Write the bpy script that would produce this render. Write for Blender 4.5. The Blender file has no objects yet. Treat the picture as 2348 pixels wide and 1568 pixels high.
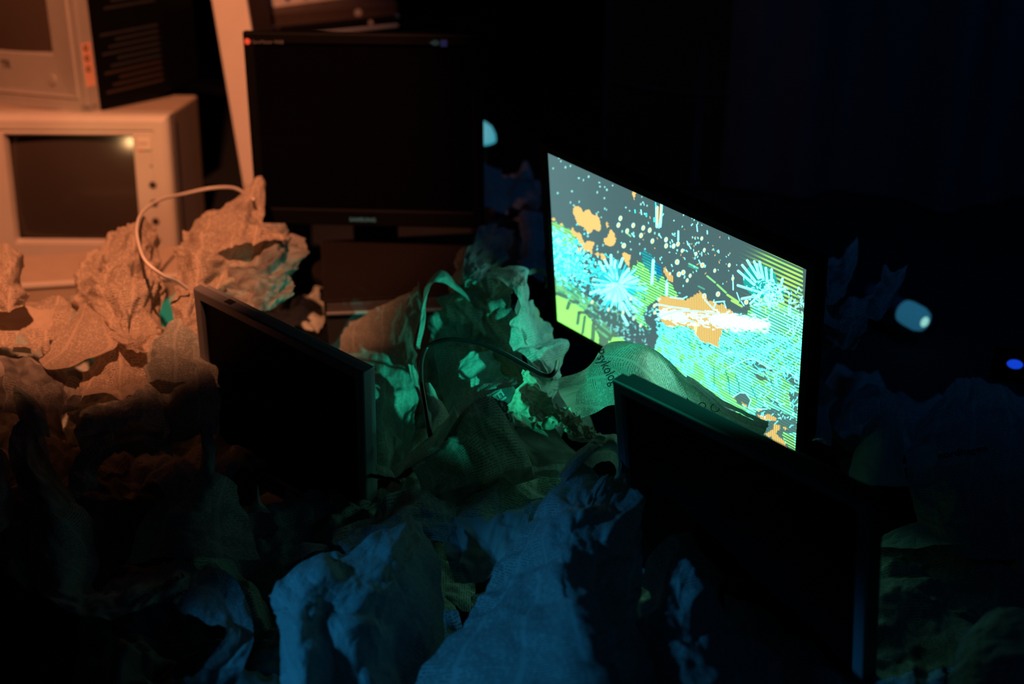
import bpy, bmesh, math, random
import numpy as np
from mathutils import Matrix, Vector

# ------------------------------------------------------------------ camera, world, lights, exposure
scn = bpy.context.scene
C = scn.collection
TH = math.radians(27.0); SN, CS = math.sin(TH), math.cos(TH)
H = 1.22; F = 3261.0; CX, CY = 1174.0, 784.0
cam = bpy.data.cameras.new('camera'); cam.lens = 50.0; cam.sensor_width = 36.0
cam.dof.use_dof = True; cam.dof.focus_distance = 1.83; cam.dof.aperture_fstop = 2.6
camo = bpy.data.objects.new('camera', cam); C.objects.link(camo)
camo.location = (0, 0, H); camo.rotation_euler = (math.radians(90) - TH, 0, 0)
scn.camera = camo
scn.view_settings.view_transform = 'Standard'; scn.view_settings.look = 'None'
scn.view_settings.gamma = 1.0; scn.view_settings.exposure = 0.0
scn.view_settings.use_curve_mapping = False
w = bpy.data.worlds.new('world'); scn.world = w; w.use_nodes = True
w.node_tree.nodes['Background'].inputs[0].default_value = (0.06, 0.11, 0.26, 1)
w.node_tree.nodes['Background'].inputs[1].default_value = 0.0060

def c2w(v):
    return Vector((v[0], -SN*v[1] + CS*v[2], -CS*v[1] - SN*v[2]))
def W(px, py, D):                      # the place in the room that lies at depth D behind this spot of the photo
    p = c2w(((px-CX)/F*D, (py-CY)/F*D, D)); p.z += H
    return p
def spot(name, loc, target, power, col, angle, blend, radius):
    l = bpy.data.lights.new(name, 'SPOT'); l.energy = power; l.color = col
    l.spot_size = math.radians(angle); l.spot_blend = blend; l.shadow_soft_size = radius
    o = bpy.data.objects.new(name, l); C.objects.link(o); o.location = loc
    o.rotation_euler = (Vector(target) - Vector(loc)).to_track_quat('-Z', 'Y').to_euler()
    return o
# warm lamp hanging above the heap, throwing onto the stack of old sets
spot('warm_lamp', (-0.46, 1.33, 2.10), W(180, 400, 2.60), 205, (1.0, 0.32, 0.14), 43.5, 0.5, 0.03)
# cold stage lamps
spot('blue_lamp', (-1.4, 0.75, 1.0), W(985, 1480, 1.5), 32, (0.03, 0.40, 1.0), 18.5, 0.7, 0.04)
# added unseen green fill on the right, boosting screen light on the central crumple
spot('added_green_fill', (0.88, 0.78, 0.88), W(1195, 830, 1.90), 85, (0.03, 1.0, 0.62), 13.5, 0.6, 0.015)
spot('blue_lamp_right', (1.9, 0.2, 2.2), W(2150, 1250, 1.7), 1.5, (0.04, 0.32, 1.0), 50, 1.0, 0.1)
spot('blue_lamp_back', (0.9, 1.2, 2.6), W(1900, 350, 3.2), 16, (0.03, 0.3, 1.0), 60, 1.0, 0.1)

spot('added_warm_back_fill', (-0.1, 2.1, 2.3), W(1480, 120, 3.3), 4, (1.0, 0.35, 0.16), 28, 0.8, 0.05)  # unseen warm fill added to lift the brown board behind

# ------------------------------------------------------------------ materials
def lin(r, g, b):
    f = lambda c: ((c/255+0.055)/1.055)**2.4 if c > 10 else c/255/12.92
    return (f(r), f(g), f(b), 1)
def mat(name, col, rough=0.5, spec=0.5, metal=0.0, noise=0.0, nscale=60, bump=0.0, emit=None, estr=0.0):
    m = bpy.data.materials.new(name); m.use_nodes = True; nt = m.node_tree; b = nt.nodes['Principled BSDF']
    b.inputs['Roughness'].default_value = rough; b.inputs['Metallic'].default_value = metal
    b.inputs['Specular IOR Level'].default_value = spec
    tc = nt.nodes.new('ShaderNodeTexCoord'); n = nt.nodes.new('ShaderNodeTexNoise'); n.inputs['Scale'].default_value = nscale
    n.inputs['Detail'].default_value = 5
    nt.links.new(tc.outputs['Object'], n.inputs['Vector'])
    mx = nt.nodes.new('ShaderNodeMix'); mx.data_type = 'RGBA'
    c = tuple(col[:3])
    mx.inputs[6].default_value = tuple(x*(1-noise) for x in c) + (1,)
    mx.inputs[7].default_value = tuple(min(1, x*(1+noise)) for x in c) + (1,)
    nt.links.new(n.outputs['Fac'], mx.inputs[0]); nt.links.new(mx.outputs[2], b.inputs['Base Color'])
    if bump:
        bp = nt.nodes.new('ShaderNodeBump'); bp.inputs['Strength'].default_value = bump; bp.inputs['Distance'].default_value = 0.001
        nt.links.new(n.outputs['Fac'], bp.inputs['Height']); nt.links.new(bp.outputs[0], b.inputs['Normal'])
    if emit:
        b.inputs['Emission Color'].default_value = tuple(emit[:3]) + (1,); b.inputs['Emission Strength'].default_value = estr
    return m

def math_(nt, op, a, b=None, c=None):
    n = nt.nodes.new('ShaderNodeMath'); n.operation = op
    for i, v in enumerate((a, b, c)):
        if v is None: continue
        if isinstance(v, (int, float)): n.inputs[i].default_value = v
        else: nt.links.new(v, n.inputs[i])
    return n.outputs[0]
def newsprint(name, paper=(0.53, 0.56, 0.50), ink=0.55, line=0.0034, photo=0.12, seed=0.0, bump=0.35, thin=0.32):
    """newspaper: UVs are metres; columns of text lines, some cells filled by a grey picture, wrinkles in the bump"""
    m = bpy.data.materials.new(name); m.use_nodes = True; nt = m.node_tree; L = nt.links
    b = nt.nodes['Principled BSDF']; b.inputs['Roughness'].default_value = 0.75; b.inputs['Specular IOR Level'].default_value = 0.25
    uv = nt.nodes.new('ShaderNodeTexCoord'); sp = nt.nodes.new('ShaderNodeSeparateXYZ'); L.new(uv.outputs['UV'], sp.inputs[0])
    oi = nt.nodes.new('ShaderNodeObjectInfo')
    rnd = math_(nt, 'MULTIPLY', oi.outputs['Random'], 7.0)
    x = math_(nt, 'ADD', math_(nt, 'ADD', sp.outputs[0], seed), rnd); y = math_(nt, 'ADD', math_(nt, 'ADD', sp.outputs[1], seed*0.7), rnd)
    ly = math_(nt, 'DIVIDE', y, line); lid = math_(nt, 'FLOOR', ly); lf = math_(nt, 'FRACT', ly)
    cx = math_(nt, 'DIVIDE', x, 0.047); cid = math_(nt, 'FLOOR', cx); cf = math_(nt, 'FRACT', cx)
    incol = math_(nt, 'LESS_THAN', math_(nt, 'ABSOLUTE', math_(nt, 'SUBTRACT', cf, 0.5)), 0.455)
    online = math_(nt, 'LESS_THAN', math_(nt, 'ABSOLUTE', math_(nt, 'SUBTRACT', lf, 0.5)), 0.27)
    cb = nt.nodes.new('ShaderNodeCombineXYZ'); L.new(math_(nt, 'MULTIPLY', x, 420), cb.inputs[0]); L.new(math_(nt, 'MULTIPLY', lid, 3.7), cb.inputs[1])
    nz = nt.nodes.new('ShaderNodeTexNoise'); nz.noise_dimensions = '2D'; nz.inputs['Scale'].default_value = 1.0; nz.inputs['Detail'].default_value = 1
    L.new(cb.outputs[0], nz.inputs['Vector'])
    word = math_(nt, 'GREATER_THAN', nz.outputs['Fac'], 0.43)
    text = math_(nt, 'MULTIPLY', math_(nt, 'MULTIPLY', incol, online), word)
    # page blocks: pictures, blanks, headlines
    by = math_(nt, 'FLOOR', math_(nt, 'DIVIDE', y, 0.075)); bx = math_(nt, 'FLOOR', math_(nt, 'DIVIDE', x, 0.094))
    cb2 = nt.nodes.new('ShaderNodeCombineXYZ'); L.new(bx, cb2.inputs[0]); L.new(by, cb2.inputs[1])
    wn = nt.nodes.new('ShaderNodeTexWhiteNoise'); wn.noise_dimensions = '2D'; L.new(cb2.outputs[0], wn.inputs['Vector'])
    isph = math_(nt, 'LESS_THAN', wn.outputs['Value'], photo)
    isbl = math_(nt, 'GREATER_THAN', wn.outputs['Value'], 0.93)
    cb3 = nt.nodes.new('ShaderNodeCombineXYZ'); L.new(x, cb3.inputs[0]); L.new(y, cb3.inputs[1])
    pn = nt.nodes.new('ShaderNodeTexNoise'); pn.inputs['Scale'].default_value = 38; pn.inputs['Detail'].default_value = 4; L.new(cb3.outputs[0], pn.inputs['Vector'])
    pic = nt.nodes.new('ShaderNodeMapRange'); pic.inputs[1].default_value = 0.35; pic.inputs[2].default_value = 0.65; pic.inputs[3].default_value = 0.25; pic.inputs[4].default_value = 0.95
    L.new(pn.outputs['Fac'], pic.inputs[0])
    notph = math_(nt, 'SUBTRACT', 1.0, isph)
    tx = math_(nt, 'MULTIPLY', math_(nt, 'MULTIPLY', text, notph), math_(nt, 'SUBTRACT', 1.0, isbl))
    dark = math_(nt, 'ADD', math_(nt, 'MULTIPLY', tx, ink), math_(nt, 'MULTIPLY', isph, math_(nt, 'MULTIPLY', pic.outputs[0], 0.8)))
    mx = nt.nodes.new('ShaderNodeMix'); mx.data_type = 'RGBA'; L.new(dark, mx.inputs[0])
    mx.inputs[6].default_value = tuple(paper) + (1,); mx.inputs[7].default_value = (0.035, 0.035, 0.04, 1)
    L.new(mx.outputs[2], b.inputs['Base Color'])
    # wrinkles
    v1 = nt.nodes.new('ShaderNodeTexVoronoi'); v1.feature = 'DISTANCE_TO_EDGE'; v1.inputs['Scale'].default_value = 34
    wrp = nt.nodes.new('ShaderNodeTexNoise'); wrp.inputs['Scale'].default_value = 18; wrp.inputs['Detail'].default_value = 3; L.new(cb3.outputs[0], wrp.inputs['Vector'])
    vm = nt.nodes.new('ShaderNodeVectorMath'); vm.operation = 'MULTIPLY_ADD'; L.new(wrp.outputs['Color'], vm.inputs[0]); vm.inputs[1].default_value = (0.05,)*3; L.new(cb3.outputs[0], vm.inputs[2])
    L.new(vm.outputs[0], v1.inputs['Vector'])
    v2 = nt.nodes.new('ShaderNodeTexNoise'); v2.inputs['Scale'].default_value = 160; v2.inputs['Detail'].default_value = 3; L.new(cb3.outputs[0], v2.inputs['Vector'])
    hh = math_(nt, 'ADD', math_(nt, 'MULTIPLY', math_(nt, 'MINIMUM', v1.outputs['Distance'], 0.35), 1.6), math_(nt, 'MULTIPLY', v2.outputs['Fac'], 0.35))
    bp = nt.nodes.new('ShaderNodeBump'); bp.inputs['Strength'].default_value = bump; bp.inputs['Distance'].default_value = 0.004
    L.new(hh, bp.inputs['Height']); L.new(bp.outputs[0], b.inputs['Normal'])
    tr = nt.nodes.new('ShaderNodeBsdfTranslucent'); L.new(mx.outputs[2], tr.inputs['Color']); L.new(bp.outputs[0], tr.inputs['Normal'])
    ms = nt.nodes.new('ShaderNodeMixShader'); ms.inputs[0].default_value = thin
    out = nt.nodes['Material Output']; L.new(b.outputs[0], ms.inputs[1]); L.new(tr.outputs[0], ms.inputs[2]); L.new(ms.outputs[0], out.inputs[0])
    return m

M = {}
M['news'] = newsprint('newsprint')
M['news_fine'] = newsprint('newsprint_fine', line=0.0030, photo=0.08, seed=1.7)
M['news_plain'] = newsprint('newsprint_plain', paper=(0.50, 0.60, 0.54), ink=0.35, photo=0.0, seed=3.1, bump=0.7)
M['news_crisp'] = newsprint('newsprint_crisp', ink=0.22, photo=0.0, line=0.0035, seed=4.4, bump=1.0, paper=(0.70, 0.66, 0.48))  # yellow of the light on the crumple is put into the paper colour
M['news_dark'] = newsprint('newsprint_pictures_shade', paper=(0.42, 0.40, 0.36), ink=0.5, photo=0.35, seed=5.2)  # darker picture pages; on some sheets the tone stands in for shade
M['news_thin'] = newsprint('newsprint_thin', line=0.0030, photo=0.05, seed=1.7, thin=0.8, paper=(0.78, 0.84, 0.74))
M['dull_grey_plastic'] = mat('dull_grey_plastic', (0.24, 0.25, 0.26), 0.45, 0.5, 0.1, noise=0.1, nscale=300)
M['news_warm_lit'] = newsprint('newsprint_warm_lit', paper=(0.66, 0.54, 0.42), photo=0.1, seed=2.2)  # paper tinted warm so its colour carries part of the orange light
M['ink'] = mat('printing_ink', (0.02, 0.02, 0.022), 0.7, 0.2)
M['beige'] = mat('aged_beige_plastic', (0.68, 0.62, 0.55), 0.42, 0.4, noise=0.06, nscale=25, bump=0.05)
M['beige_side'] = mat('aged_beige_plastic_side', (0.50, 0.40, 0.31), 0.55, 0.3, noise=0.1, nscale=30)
M['silver'] = mat('silver_plastic', (0.46, 0.42, 0.38), 0.38, 0.5, 0.15, noise=0.06, nscale=40)
M['silver_grey'] = mat('silver_grey_plastic', (0.30, 0.31, 0.33), 0.4, 0.5, 0.2, noise=0.08, nscale=300)
M['drive_plastic'] = mat('brown_drive_plastic', (0.011, 0.008, 0.007), 0.6, 0.15, noise=0.1)
M['grey_plastic'] = mat('grey_plastic', (0.36, 0.38, 0.40), 0.45, 0.5, 0.1, noise=0.1, nscale=300)
M['dark_plastic'] = mat('dark_plastic', (0.035, 0.035, 0.038), 0.5, 0.4, noise=0.1)
M['black_plastic'] = mat('black_plastic', (0.003, 0.003, 0.0035), 0.6, 0.1, noise=0.1)
M['brown_plastic'] = mat('brown_plastic', (0.05, 0.032, 0.024), 0.5, 0.35, noise=0.1)
M['lcd_off'] = mat('lcd_panel_off', (0.002, 0.002, 0.0025), 0.55, 0.08)
M['lcd_gloss'] = mat('lcd_panel_black', (0.0015, 0.0015, 0.002), 0.4, 0.06)
M['crt'] = mat('crt_glass', (0.055, 0.042, 0.036), 0.16, 0.5)
M['crt_tv'] = mat('television_glass', (0.085, 0.06, 0.048), 0.35, 0.4, noise=0.05)
M['chrome'] = mat('bright_metal', (0.75, 0.75, 0.75), 0.25, 0.5, 0.9)
M['white_cable'] = mat('white_rubber', (0.82, 0.76, 0.68), 0.4, 0.5)
M['black_cable'] = mat('black_rubber', (0.012, 0.013, 0.015), 0.28, 0.6)
M['red_dot'] = mat('red_sticker', (0.9, 0.20, 0.16), 0.5)
M['blue_sticker'] = mat('blue_sticker', (0.03, 0.10, 0.6), 0.5)
M['cyan_sticker'] = mat('cyan_sticker', (0.06, 0.30, 0.5), 0.5)
M['grey_print'] = mat('grey_print', (0.5, 0.5, 0.5), 0.5)
M['dim_print'] = mat('dim_print', (0.16, 0.15, 0.15), 0.5)
M['jack_plate'] = mat('orange_plate', (0.85, 0.42, 0.28), 0.5)
M['label'] = mat('paper_label', (0.82, 0.72, 0.62), 0.6)
M['green'] = mat('green_print', (0.1, 0.5, 0.15), 0.6)
M['red'] = mat('red_print', (0.7, 0.12, 0.06), 0.6)
M['floor'] = mat('dark_floor', (0.02, 0.02, 0.022), 0.8, 0.2, noise=0.3, nscale=8, bump=0.3)
M['wall'] = mat('dark_wall', (0.012, 0.012, 0.014), 0.85, 0.15, noise=0.3, nscale=5, bump=0.3)
M['cloth'] = mat('black_cloth', (0.09, 0.095, 0.10), 0.8, 0.2, noise=0.2, nscale=30, bump=0.3)
M['board'] = mat('brown_board', (0.05, 0.028, 0.016), 0.8, 0.2, noise=0.35, nscale=9, bump=0.4)

# ------------------------------------------------------------------ helpers
def tag(o, label=None, cat=None, group=None, kind=None):
    if label: o['label'] = label
    if cat: o['category'] = cat
    if group: o['group'] = group
    if kind: o['kind'] = kind
    return o
def link(name, me, m=None, parent=None):
    o = bpy.data.objects.new(name, me); C.objects.link(o)
    if m and not me.materials: me.materials.append(m)
    if parent: o.parent = parent
    return o
def empty(name, mw):
    o = bpy.data.objects.new(name, None); C.objects.link(o); o.empty_display_size = 0.05
    o.matrix_world = mw
    return o
def bm_obj(name, bm, m, parent=None, smooth=False, bevel=0.0, seg=2):
    bmesh.ops.recalc_face_normals(bm, faces=bm.faces)
    me = bpy.data.meshes.new(name); bm.to_mesh(me); bm.free()
    if smooth:
        for p in me.polygons: p.use_smooth = True
    o = link(name, me, m, parent)
    if bevel:
        bv = o.modifiers.new('bevel', 'BEVEL'); bv.width = bevel; bv.segments = seg; bv.limit_method = 'ANGLE'; bv.angle_limit = math.radians(35)
    return o
def add_box(bm, x0, x1, y0, y1, z0, z1):
    vs = [bm.verts.new((x, y, z)) for z in (z0, z1) for y in (y0, y1) for x in (x0, x1)]
    for f in ((0, 1, 3, 2), (4, 5, 7, 6), (0, 1, 5, 4), (2, 3, 7, 6), (0, 2, 6, 4), (1, 3, 7, 5)):
        bm.faces.new([vs[i] for i in f])
def box(name, dims, m, parent=None, bevel=0.002, seg=2):
    bm = bmesh.new(); add_box(bm, *dims); return bm_obj(name, bm, m, parent, bevel=bevel, seg=seg)
def ring(bm, x0, x1, z0, z1, prof, corner=0.0):
    """rectangular frame swept from a profile of (inset_side, inset_top, inset_bottom, y)"""
    loops = []
    for (s, t, b_, y) in prof:
        loops.append([bm.verts.new(p) for p in ((x0+s, y, z0+b_), (x1-s, y, z0+b_), (x1-s, y, z1-t), (x0+s, y, z1-t))])
    for a, c in zip(loops[:-1], loops[1:]):
        for i in range(4):
            j = (i+1) % 4; bm.faces.new((a[i], a[j], c[j], c[i]))
    return loops
def cyl(bm, c, axis, r, h, n=20, r2=None):
    r2 = r if r2 is None else r2
    ax = Vector(axis).normalized(); u = ax.orthogonal().normalized(); v = ax.cross(u); c = Vector(c)
    a = [bm.verts.new(c + (u*math.cos(2*math.pi*i/n)+v*math.sin(2*math.pi*i/n))*r) for i in range(n)]
    b = [bm.verts.new(c + ax*h + (u*math.cos(2*math.pi*i/n)+v*math.sin(2*math.pi*i/n))*r2) for i in range(n)]
    for i in range(n): bm.faces.new((a[i], a[(i+1) % n], b[(i+1) % n], b[i]))
    bm.faces.new(a[::-1]); bm.faces.new(b)
def cylo(name, c, axis, r, h, m, parent=None, n=20, r2=None):
    bm = bmesh.new(); cyl(bm, c, axis, r, h, n, r2); return bm_obj(name, bm, m, parent, bevel=min(r, h)*0.15)
def cable(name, pts, r, m, parent=None):
    P = np.array([list(p) for p in pts]); Q = []
    for i in range(len(P)-1):
        p0, p1, p2, p3 = P[max(i-1, 0)], P[i], P[i+1], P[min(i+2, len(P)-1)]
        for t in np.linspace(0, 1, 10, endpoint=False):
            Q.append(0.5*((2*p1)+(-p0+p2)*t+(2*p0-5*p1+4*p2-p3)*t*t+(-p0+3*p1-3*p2+p3)*t**3))
    Q.append(P[-1]); bm = bmesh.new(); prev = None; n = 10; rings = []
    u = None
    for i, q in enumerate(Q):
        t = Vector(Q[min(i+1, len(Q)-1)] - Q[max(i-1, 0)]).normalized()
        u = t.orthogonal().normalized() if u is None else (u - t*u.dot(t)).normalized()
        v = t.cross(u)
        rings.append([bm.verts.new(Vector(q) + (u*math.cos(2*math.pi*k/n) + v*math.sin(2*math.pi*k/n))*r) for k in range(n)])
    for a, b in zip(rings[:-1], rings[1:]):
        for k in range(n): bm.faces.new((a[k], a[(k+1) % n], b[(k+1) % n], b[k]))
    bm.faces.new(rings[0]); bm.faces.new(rings[-1])
    return bm_obj(name, bm, m, parent, smooth=True)
def pose(pos, r, d):
    """frame of a set: x along its width, y into its depth, z up its height"""
    r = np.array(r, float); r /= np.linalg.norm(r); d = np.array(d, float); d -= r*(d@r); d /= np.linalg.norm(d); n = np.cross(r, d)
    X, Y, Z = c2w(r), c2w(n), c2w(-d); p = c2w(pos); p.z += H
    m = Matrix.Identity(4)
    for i in range(3): m[i][0], m[i][1], m[i][2], m[i][3] = X[i], Y[i], Z[i], p[i]
    return m
def text_mesh(s, size, bold=0.0):
    cu = bpy.data.curves.new('text', 'FONT'); cu.body = s; cu.size = size; cu.offset = bold; cu.resolution_u = 3
    o = bpy.data.objects.new('text', cu); C.objects.link(o)
    dg = bpy.context.evaluated_depsgraph_get(); me = bpy.data.meshes.new_from_object(o.evaluated_get(dg))
    bpy.data.objects.remove(o); me.materials.clear()
    return me
def flat_text(name, s, size, m, parent, loc, width=None, rot=None, bold=0.0):
    me = text_mesh(s, size, bold)
    co = np.empty(len(me.vertices)*3); me.vertices.foreach_get('co', co); co = co.reshape(-1, 3)
    if width: co[:, 0] *= width/max(1e-6, co[:, 0].max())
    out = np.zeros_like(co); out[:, 0] = co[:, 0]; out[:, 2] = co[:, 1]
    me.vertices.foreach_set('co', out.ravel()); o = link(name, me, m, parent); o.location = loc
    if rot: o.rotation_euler = rot
    return o

# ------------------------------------------------------------------ flat monitors
def lcd(name, label, P, Wd, Hd, bez, chin, t1, t2, mb, mside, mscreen, seam=None, mrim=None):
    """P: frame at the top-left front corner; the set spans x 0..Wd, z -Hd..0"""
    root = empty(name, P); tag(root, label, 'monitor')
    bm = bmesh.new()
    side = [(0.001, 0.001, 0.001, t1), (0, 0, 0, t1-0.001), (0, 0, 0, 0.0025)]
    if mrim:
        b2 = bmesh.new(); ring(b2, 0, Wd, -Hd, 0, side); bm_obj('side_frame', b2, mrim, root); side = side[2:]
    ring(bm, 0, Wd, -Hd, 0, side + [(0.0008, 0.0008, 0.0008, 0.0008), (0.0025, 0.0025, 0.0025, 0),
                             (bez-0.003, bez-0.003, chin-0.003, 0), (bez-0.0005, bez-0.0005, chin-0.0005, 0.003), (bez, bez, chin, 0.006)])
    bm_obj('front_bezel', bm, mb, root)
    bm = bmesh.new(); add_box(bm, bez-0.001, Wd-bez+0.001, 0.005, 0.009, -Hd+chin-0.001, -bez+0.001)
    sc = bm_obj('screen', bm, mscreen, root)
    bm = bmesh.new()
    lo = ring(bm, 0, Wd, -Hd, 0, [(0.004, 0.004, 0.004, t1-0.001), (0.004, 0.004, 0.004, t1+t2), (0.04, 0.05, 0.05, t1+t2+0.012), (0.09, 0.09, 0.09, t1+t2+0.03)])
    bm.faces.new(lo[-1]); bm.faces.new(lo[0][::-1])
    bm_obj('rear_shell', bm, mside, root, bevel=0.0015)
    if seam: box('top_notch', (seam, seam+0.014, 0.0035, t1-0.001, -0.0004, 0.0006), M['dark_plastic'], root, bevel=0.0002)
    return root, sc

# lit monitor: its panel corner lies at the given place, the frame around it is 16 mm wide
lr, ld = (.664, .391, -.637), (.066, .818, .571)
LW, LH = 0.474, 0.296
Pl = pose((0.049, -0.274, 2.072), lr, ld)
Plo = Pl @ Matrix.Translation((-0.016, 0, 0.016))
lit, litscr = lcd('computer_monitor', 'black wide monitor glowing with cyan, green and orange splashes', Plo, LW+0.032, LH+0.036, 0.016, 0.020, 0.02, 0.012,
                  M['black_plastic'], M['black_plastic'], M['lcd_off'])
bpy.data.objects.remove(litscr)
litw = lit.matrix_world.copy()
bm = bmesh.new(); add_box(bm, 0.20, 0.30, 0.055, 0.075, -0.40, -0.15)
bm_obj('stand_neck', bm, M['black_plastic'], lit, bevel=0.004)
bm = bmesh.new(); add_box(bm, 0.13, 0.37, -0.02, 0.17, -0.415, -0.40)
bm_obj('stand_base', bm, M['black_plastic'], lit, bevel=0.005)

def paint_screen():
    NX, NY = 900, 562
    u = np.linspace(0, 1, NX); v = np.linspace(0, 1, NY); U, V = np.meshgrid(u, v)
    r = np.array(lr); r = r/np.linalg.norm(r); d = np.array(ld); d = d - r*(d@r); d /= np.linalg.norm(d)
    p0 = np.array((0.049, -0.274, 2.072))
    P3 = p0[None, None] + U[..., None]*LW*r + V[..., None]*LH*d
    X = CX + F*P3[..., 0]/P3[..., 2]; Y = CY + F*P3[..., 1]/P3[..., 2]
    rng = np.random.RandomState(7)
    img = np.empty((NY, NX, 3)); img[:] = (0.082, 0.165, 0.172)
    img *= (1 + 0.35*np.exp(-((X-1251)/120)**2))[..., None]
    img += rng.randn(NY, NX, 1)*0.006
    def sm(g, k):
        a = np.pad(g, ((0, 1), (0, 1)), mode='wrap'); gy, gx = np.mgrid[0:NY, 0:NX]
        fy = gy/k; fx = gx/k; iy = fy.astype(int) % g.shape[0]; ix = fx.astype(int) % g.shape[1]; fy = fy % 1; fx = fx % 1
        fy = fy*fy*(3-2*fy); fx = fx*fx*(3-2*fx)
        return (a[iy, ix]*(1-fx)+a[iy, ix+1]*fx)*(1-fy)+(a[iy+1, ix]*(1-fx)+a[iy+1, ix+1]*fx)*fy
    n1 = sm(rng.rand(80, 120), 9.0); n2 = sm(rng.rand(200, 300), 4.0); n3 = sm(rng.rand(40, 60), 26.0)
    wx = X + (n1-0.5)*8; wy = Y + (sm(rng.rand(80, 120), 9.0)-0.5)*8
    def inpoly(pts, x=None, y=None):
        x = X if x is None else x; y = Y if y is None else y
        ins = np.zeros(X.shape, bool); n = len(pts)
        for i in range(n):
            x1, y1 = pts[i]; x2, y2 = pts[(i+1) % n]
            if y1 == y2: continue
            c = ((y1 > y) != (y2 > y)) & (x < (x2-x1)*(y-y1)/(y2-y1)+x1); ins ^= c
        return ins
    def put(mask, col, a=1.0):
        k = (mask*a)[..., None] if not np.isscalar(mask) else mask
        img[:] = img*(1-k) + np.array(col)*k if np.ndim(col) == 1 else img*(1-k) + col*k
    def seg(p, q, wd, col, a=1.0, wob=0.0):
        x0, x1 = min(p[0], q[0])-wd-3, max(p[0], q[0])+wd+3; y0, y1 = min(p[1], q[1])-wd-3, max(p[1], q[1])+wd+3
        idx = np.where((X > x0) & (X < x1) & (Y > y0) & (Y < y1))
        if len(idx[0]) == 0: return
        x = X[idx]; y = Y[idx]; dx, dy = q[0]-p[0], q[1]-p[1]; l2 = dx*dx+dy*dy+1e-9
        t = np.clip(((x-p[0])*dx+(y-p[1])*dy)/l2, 0, 1); dist = np.hypot(x-p[0]-t*dx, y-p[1]-t*dy)
        m = np.clip((wd/2+0.5-dist), 0, 1)*a
        img[idx] = img[idx]*(1-m[:, None]) + np.array(col)*m[:, None]
    def ell(c, rx, ry, ang, col, a=1.0):
        ca, sa = math.cos(ang), math.sin(ang); dx, dy = X-c[0], Y-c[1]
        q = np.hypot((dx*ca+dy*sa)/rx, (-dx*sa+dy*ca)/ry); m = np.clip((1-q)*min(rx, ry)+0.5, 0, 1)*a
        img[:] = img*(1-m[..., None])+np.array(col)*m[..., None]
    CY_, WH, YG, TL, OR, DG, BG = (0.06, 2.4, 2.4), (0.62, 3.0, 2.9), (0.44, 1.9, 0.22), (0.0, 0.40, 0.34), (1.15, 0.80, 0.27), (0.0, 0.22, 0.14), (0.082, 0.165, 0.172)
    def c1(l, s, ox, oy): return [(ox+x/s, oy+y/s) for x, y in l]
    A = lambda l: c1(l, 6.03, 1240, 340); B = lambda l: c1(l, 6.03, 1240, 560); D = lambda l: c1(l, 6.03, 1540, 480); E_ = lambda l: c1(l, 4.356, 1540, 700)
    st = 0.5+0.5*np.cos(2*np.pi*V*63); st = np.clip((st-0.25)*1.7, 0, 1)
    st2 = 0.5+0.5*np.cos(2*np.pi*V*45); st2 = np.clip((st2-0.35)*1.8, 0, 1)
    ystr = lambda a, b_: np.array(a)*st[..., None] + np.array(b_)*(1-st[..., None])
    # green fields
    put(inpoly([(1240, 505), (1270, 512), (1300, 528), (1325, 562), (1300, 585), (1240, 585)], wx, wy), ystr((0.45, 1.1, 0.3), (0.14, 0.62, 0.28)))
    put(inpoly([(1240, 640), (1300, 675), (1360, 715), (1400, 755), (1440, 800), (1375, 830), (1240, 760)], wx, wy), ystr((0.52, 1.9, 0.27), (0.40, 1.2, 0.26)))
    put(inpoly([(1240, 585), (1290, 640), (1360, 700), (1420, 720), (1440, 760), (1400, 760), (1300, 690), (1240, 655)], wx, wy), ystr((0.35, 1.0, 0.35), (0.05, 0.45, 0.28)), 0.85)
    put(inpoly([(1436, 625), (1450, 610), (1480, 600), (1500, 612), (1520, 640), (1552, 678), (1530, 692), (1500, 690), (1478, 705), (1470, 735), (1480, 760), (1450, 730), (1440, 690)], wx, wy), ystr((0.55, 2.0, 0.4), (0.02, 0.28, 0.15)))
    put(inpoly([(1466, 580), (1475, 574), (1514, 632), (1506, 650), (1484, 625), (1470, 605)], wx, wy), ystr((0.03, 0.55, 0.55), (0.02, 0.22, 0.28)), 0.9)
    put(inpoly([(1495, 600), (1510, 615), (1514, 640), (1500, 628)], wx, wy), ystr((0.0, 0.35, 0.7), (0.0, 0.2, 0.35)), 0.9)
    p5 = inpoly([(1490, 830), (1498, 790), (1512, 760), (1535, 752), (1580, 742), (1640, 770), (1700, 745), (1720, 700), (1735, 690), (1760, 680), (1800, 700), (1850, 730), (1850, 900), (1850, 1060), (1780, 1040), (1700, 960), (1600, 890)], wx, wy)
    cyan_mix = np.clip((n3-0.25)*1.6, 0.12, 1)
    bright = np.array(YG)[None, None]*1.15*(1-cyan_mix[..., None]) + np.array((0.38, 2.6, 2.0))*cyan_mix[..., None]
    put(p5, bright*st[..., None] + (np.array((0.05, 0.42, 0.24)))*(1-st[..., None]))
    # yellow-green bars at the upper right
    a6 = np.exp(-((X-1812)/30)**2)*np.exp(-((Y-640)/30)**2)*1.0 + 0.5*np.exp(-((X-1765)/38)**2)*np.exp(-((Y-602)/26)**2) + 0.6*np.exp(-((X-1785)/45)**2)*np.exp(-((Y-690)/35)**2)
    a6 *= (X < 1836); put(np.clip(st2*a6*1.35, 0, 1), (0.62, 1.5, 0.18))
    # grey lettering in the lower left corner and the grey field beside it
    for l, wd in (([(200, 700), (330, 750)], 9), ([(340, 900), (370, 810), (480, 820)], 9), ([(480, 1110), (500, 960), (600, 960)], 8), ([(550, 1240), (580, 1020)], 7), ([(690, 1330), (700, 1130)], 10)):
        q = B(l)
        for a, b_ in zip(q[:-1], q[1:]): seg(a, b_, wd, BG, 0.9)
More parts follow.
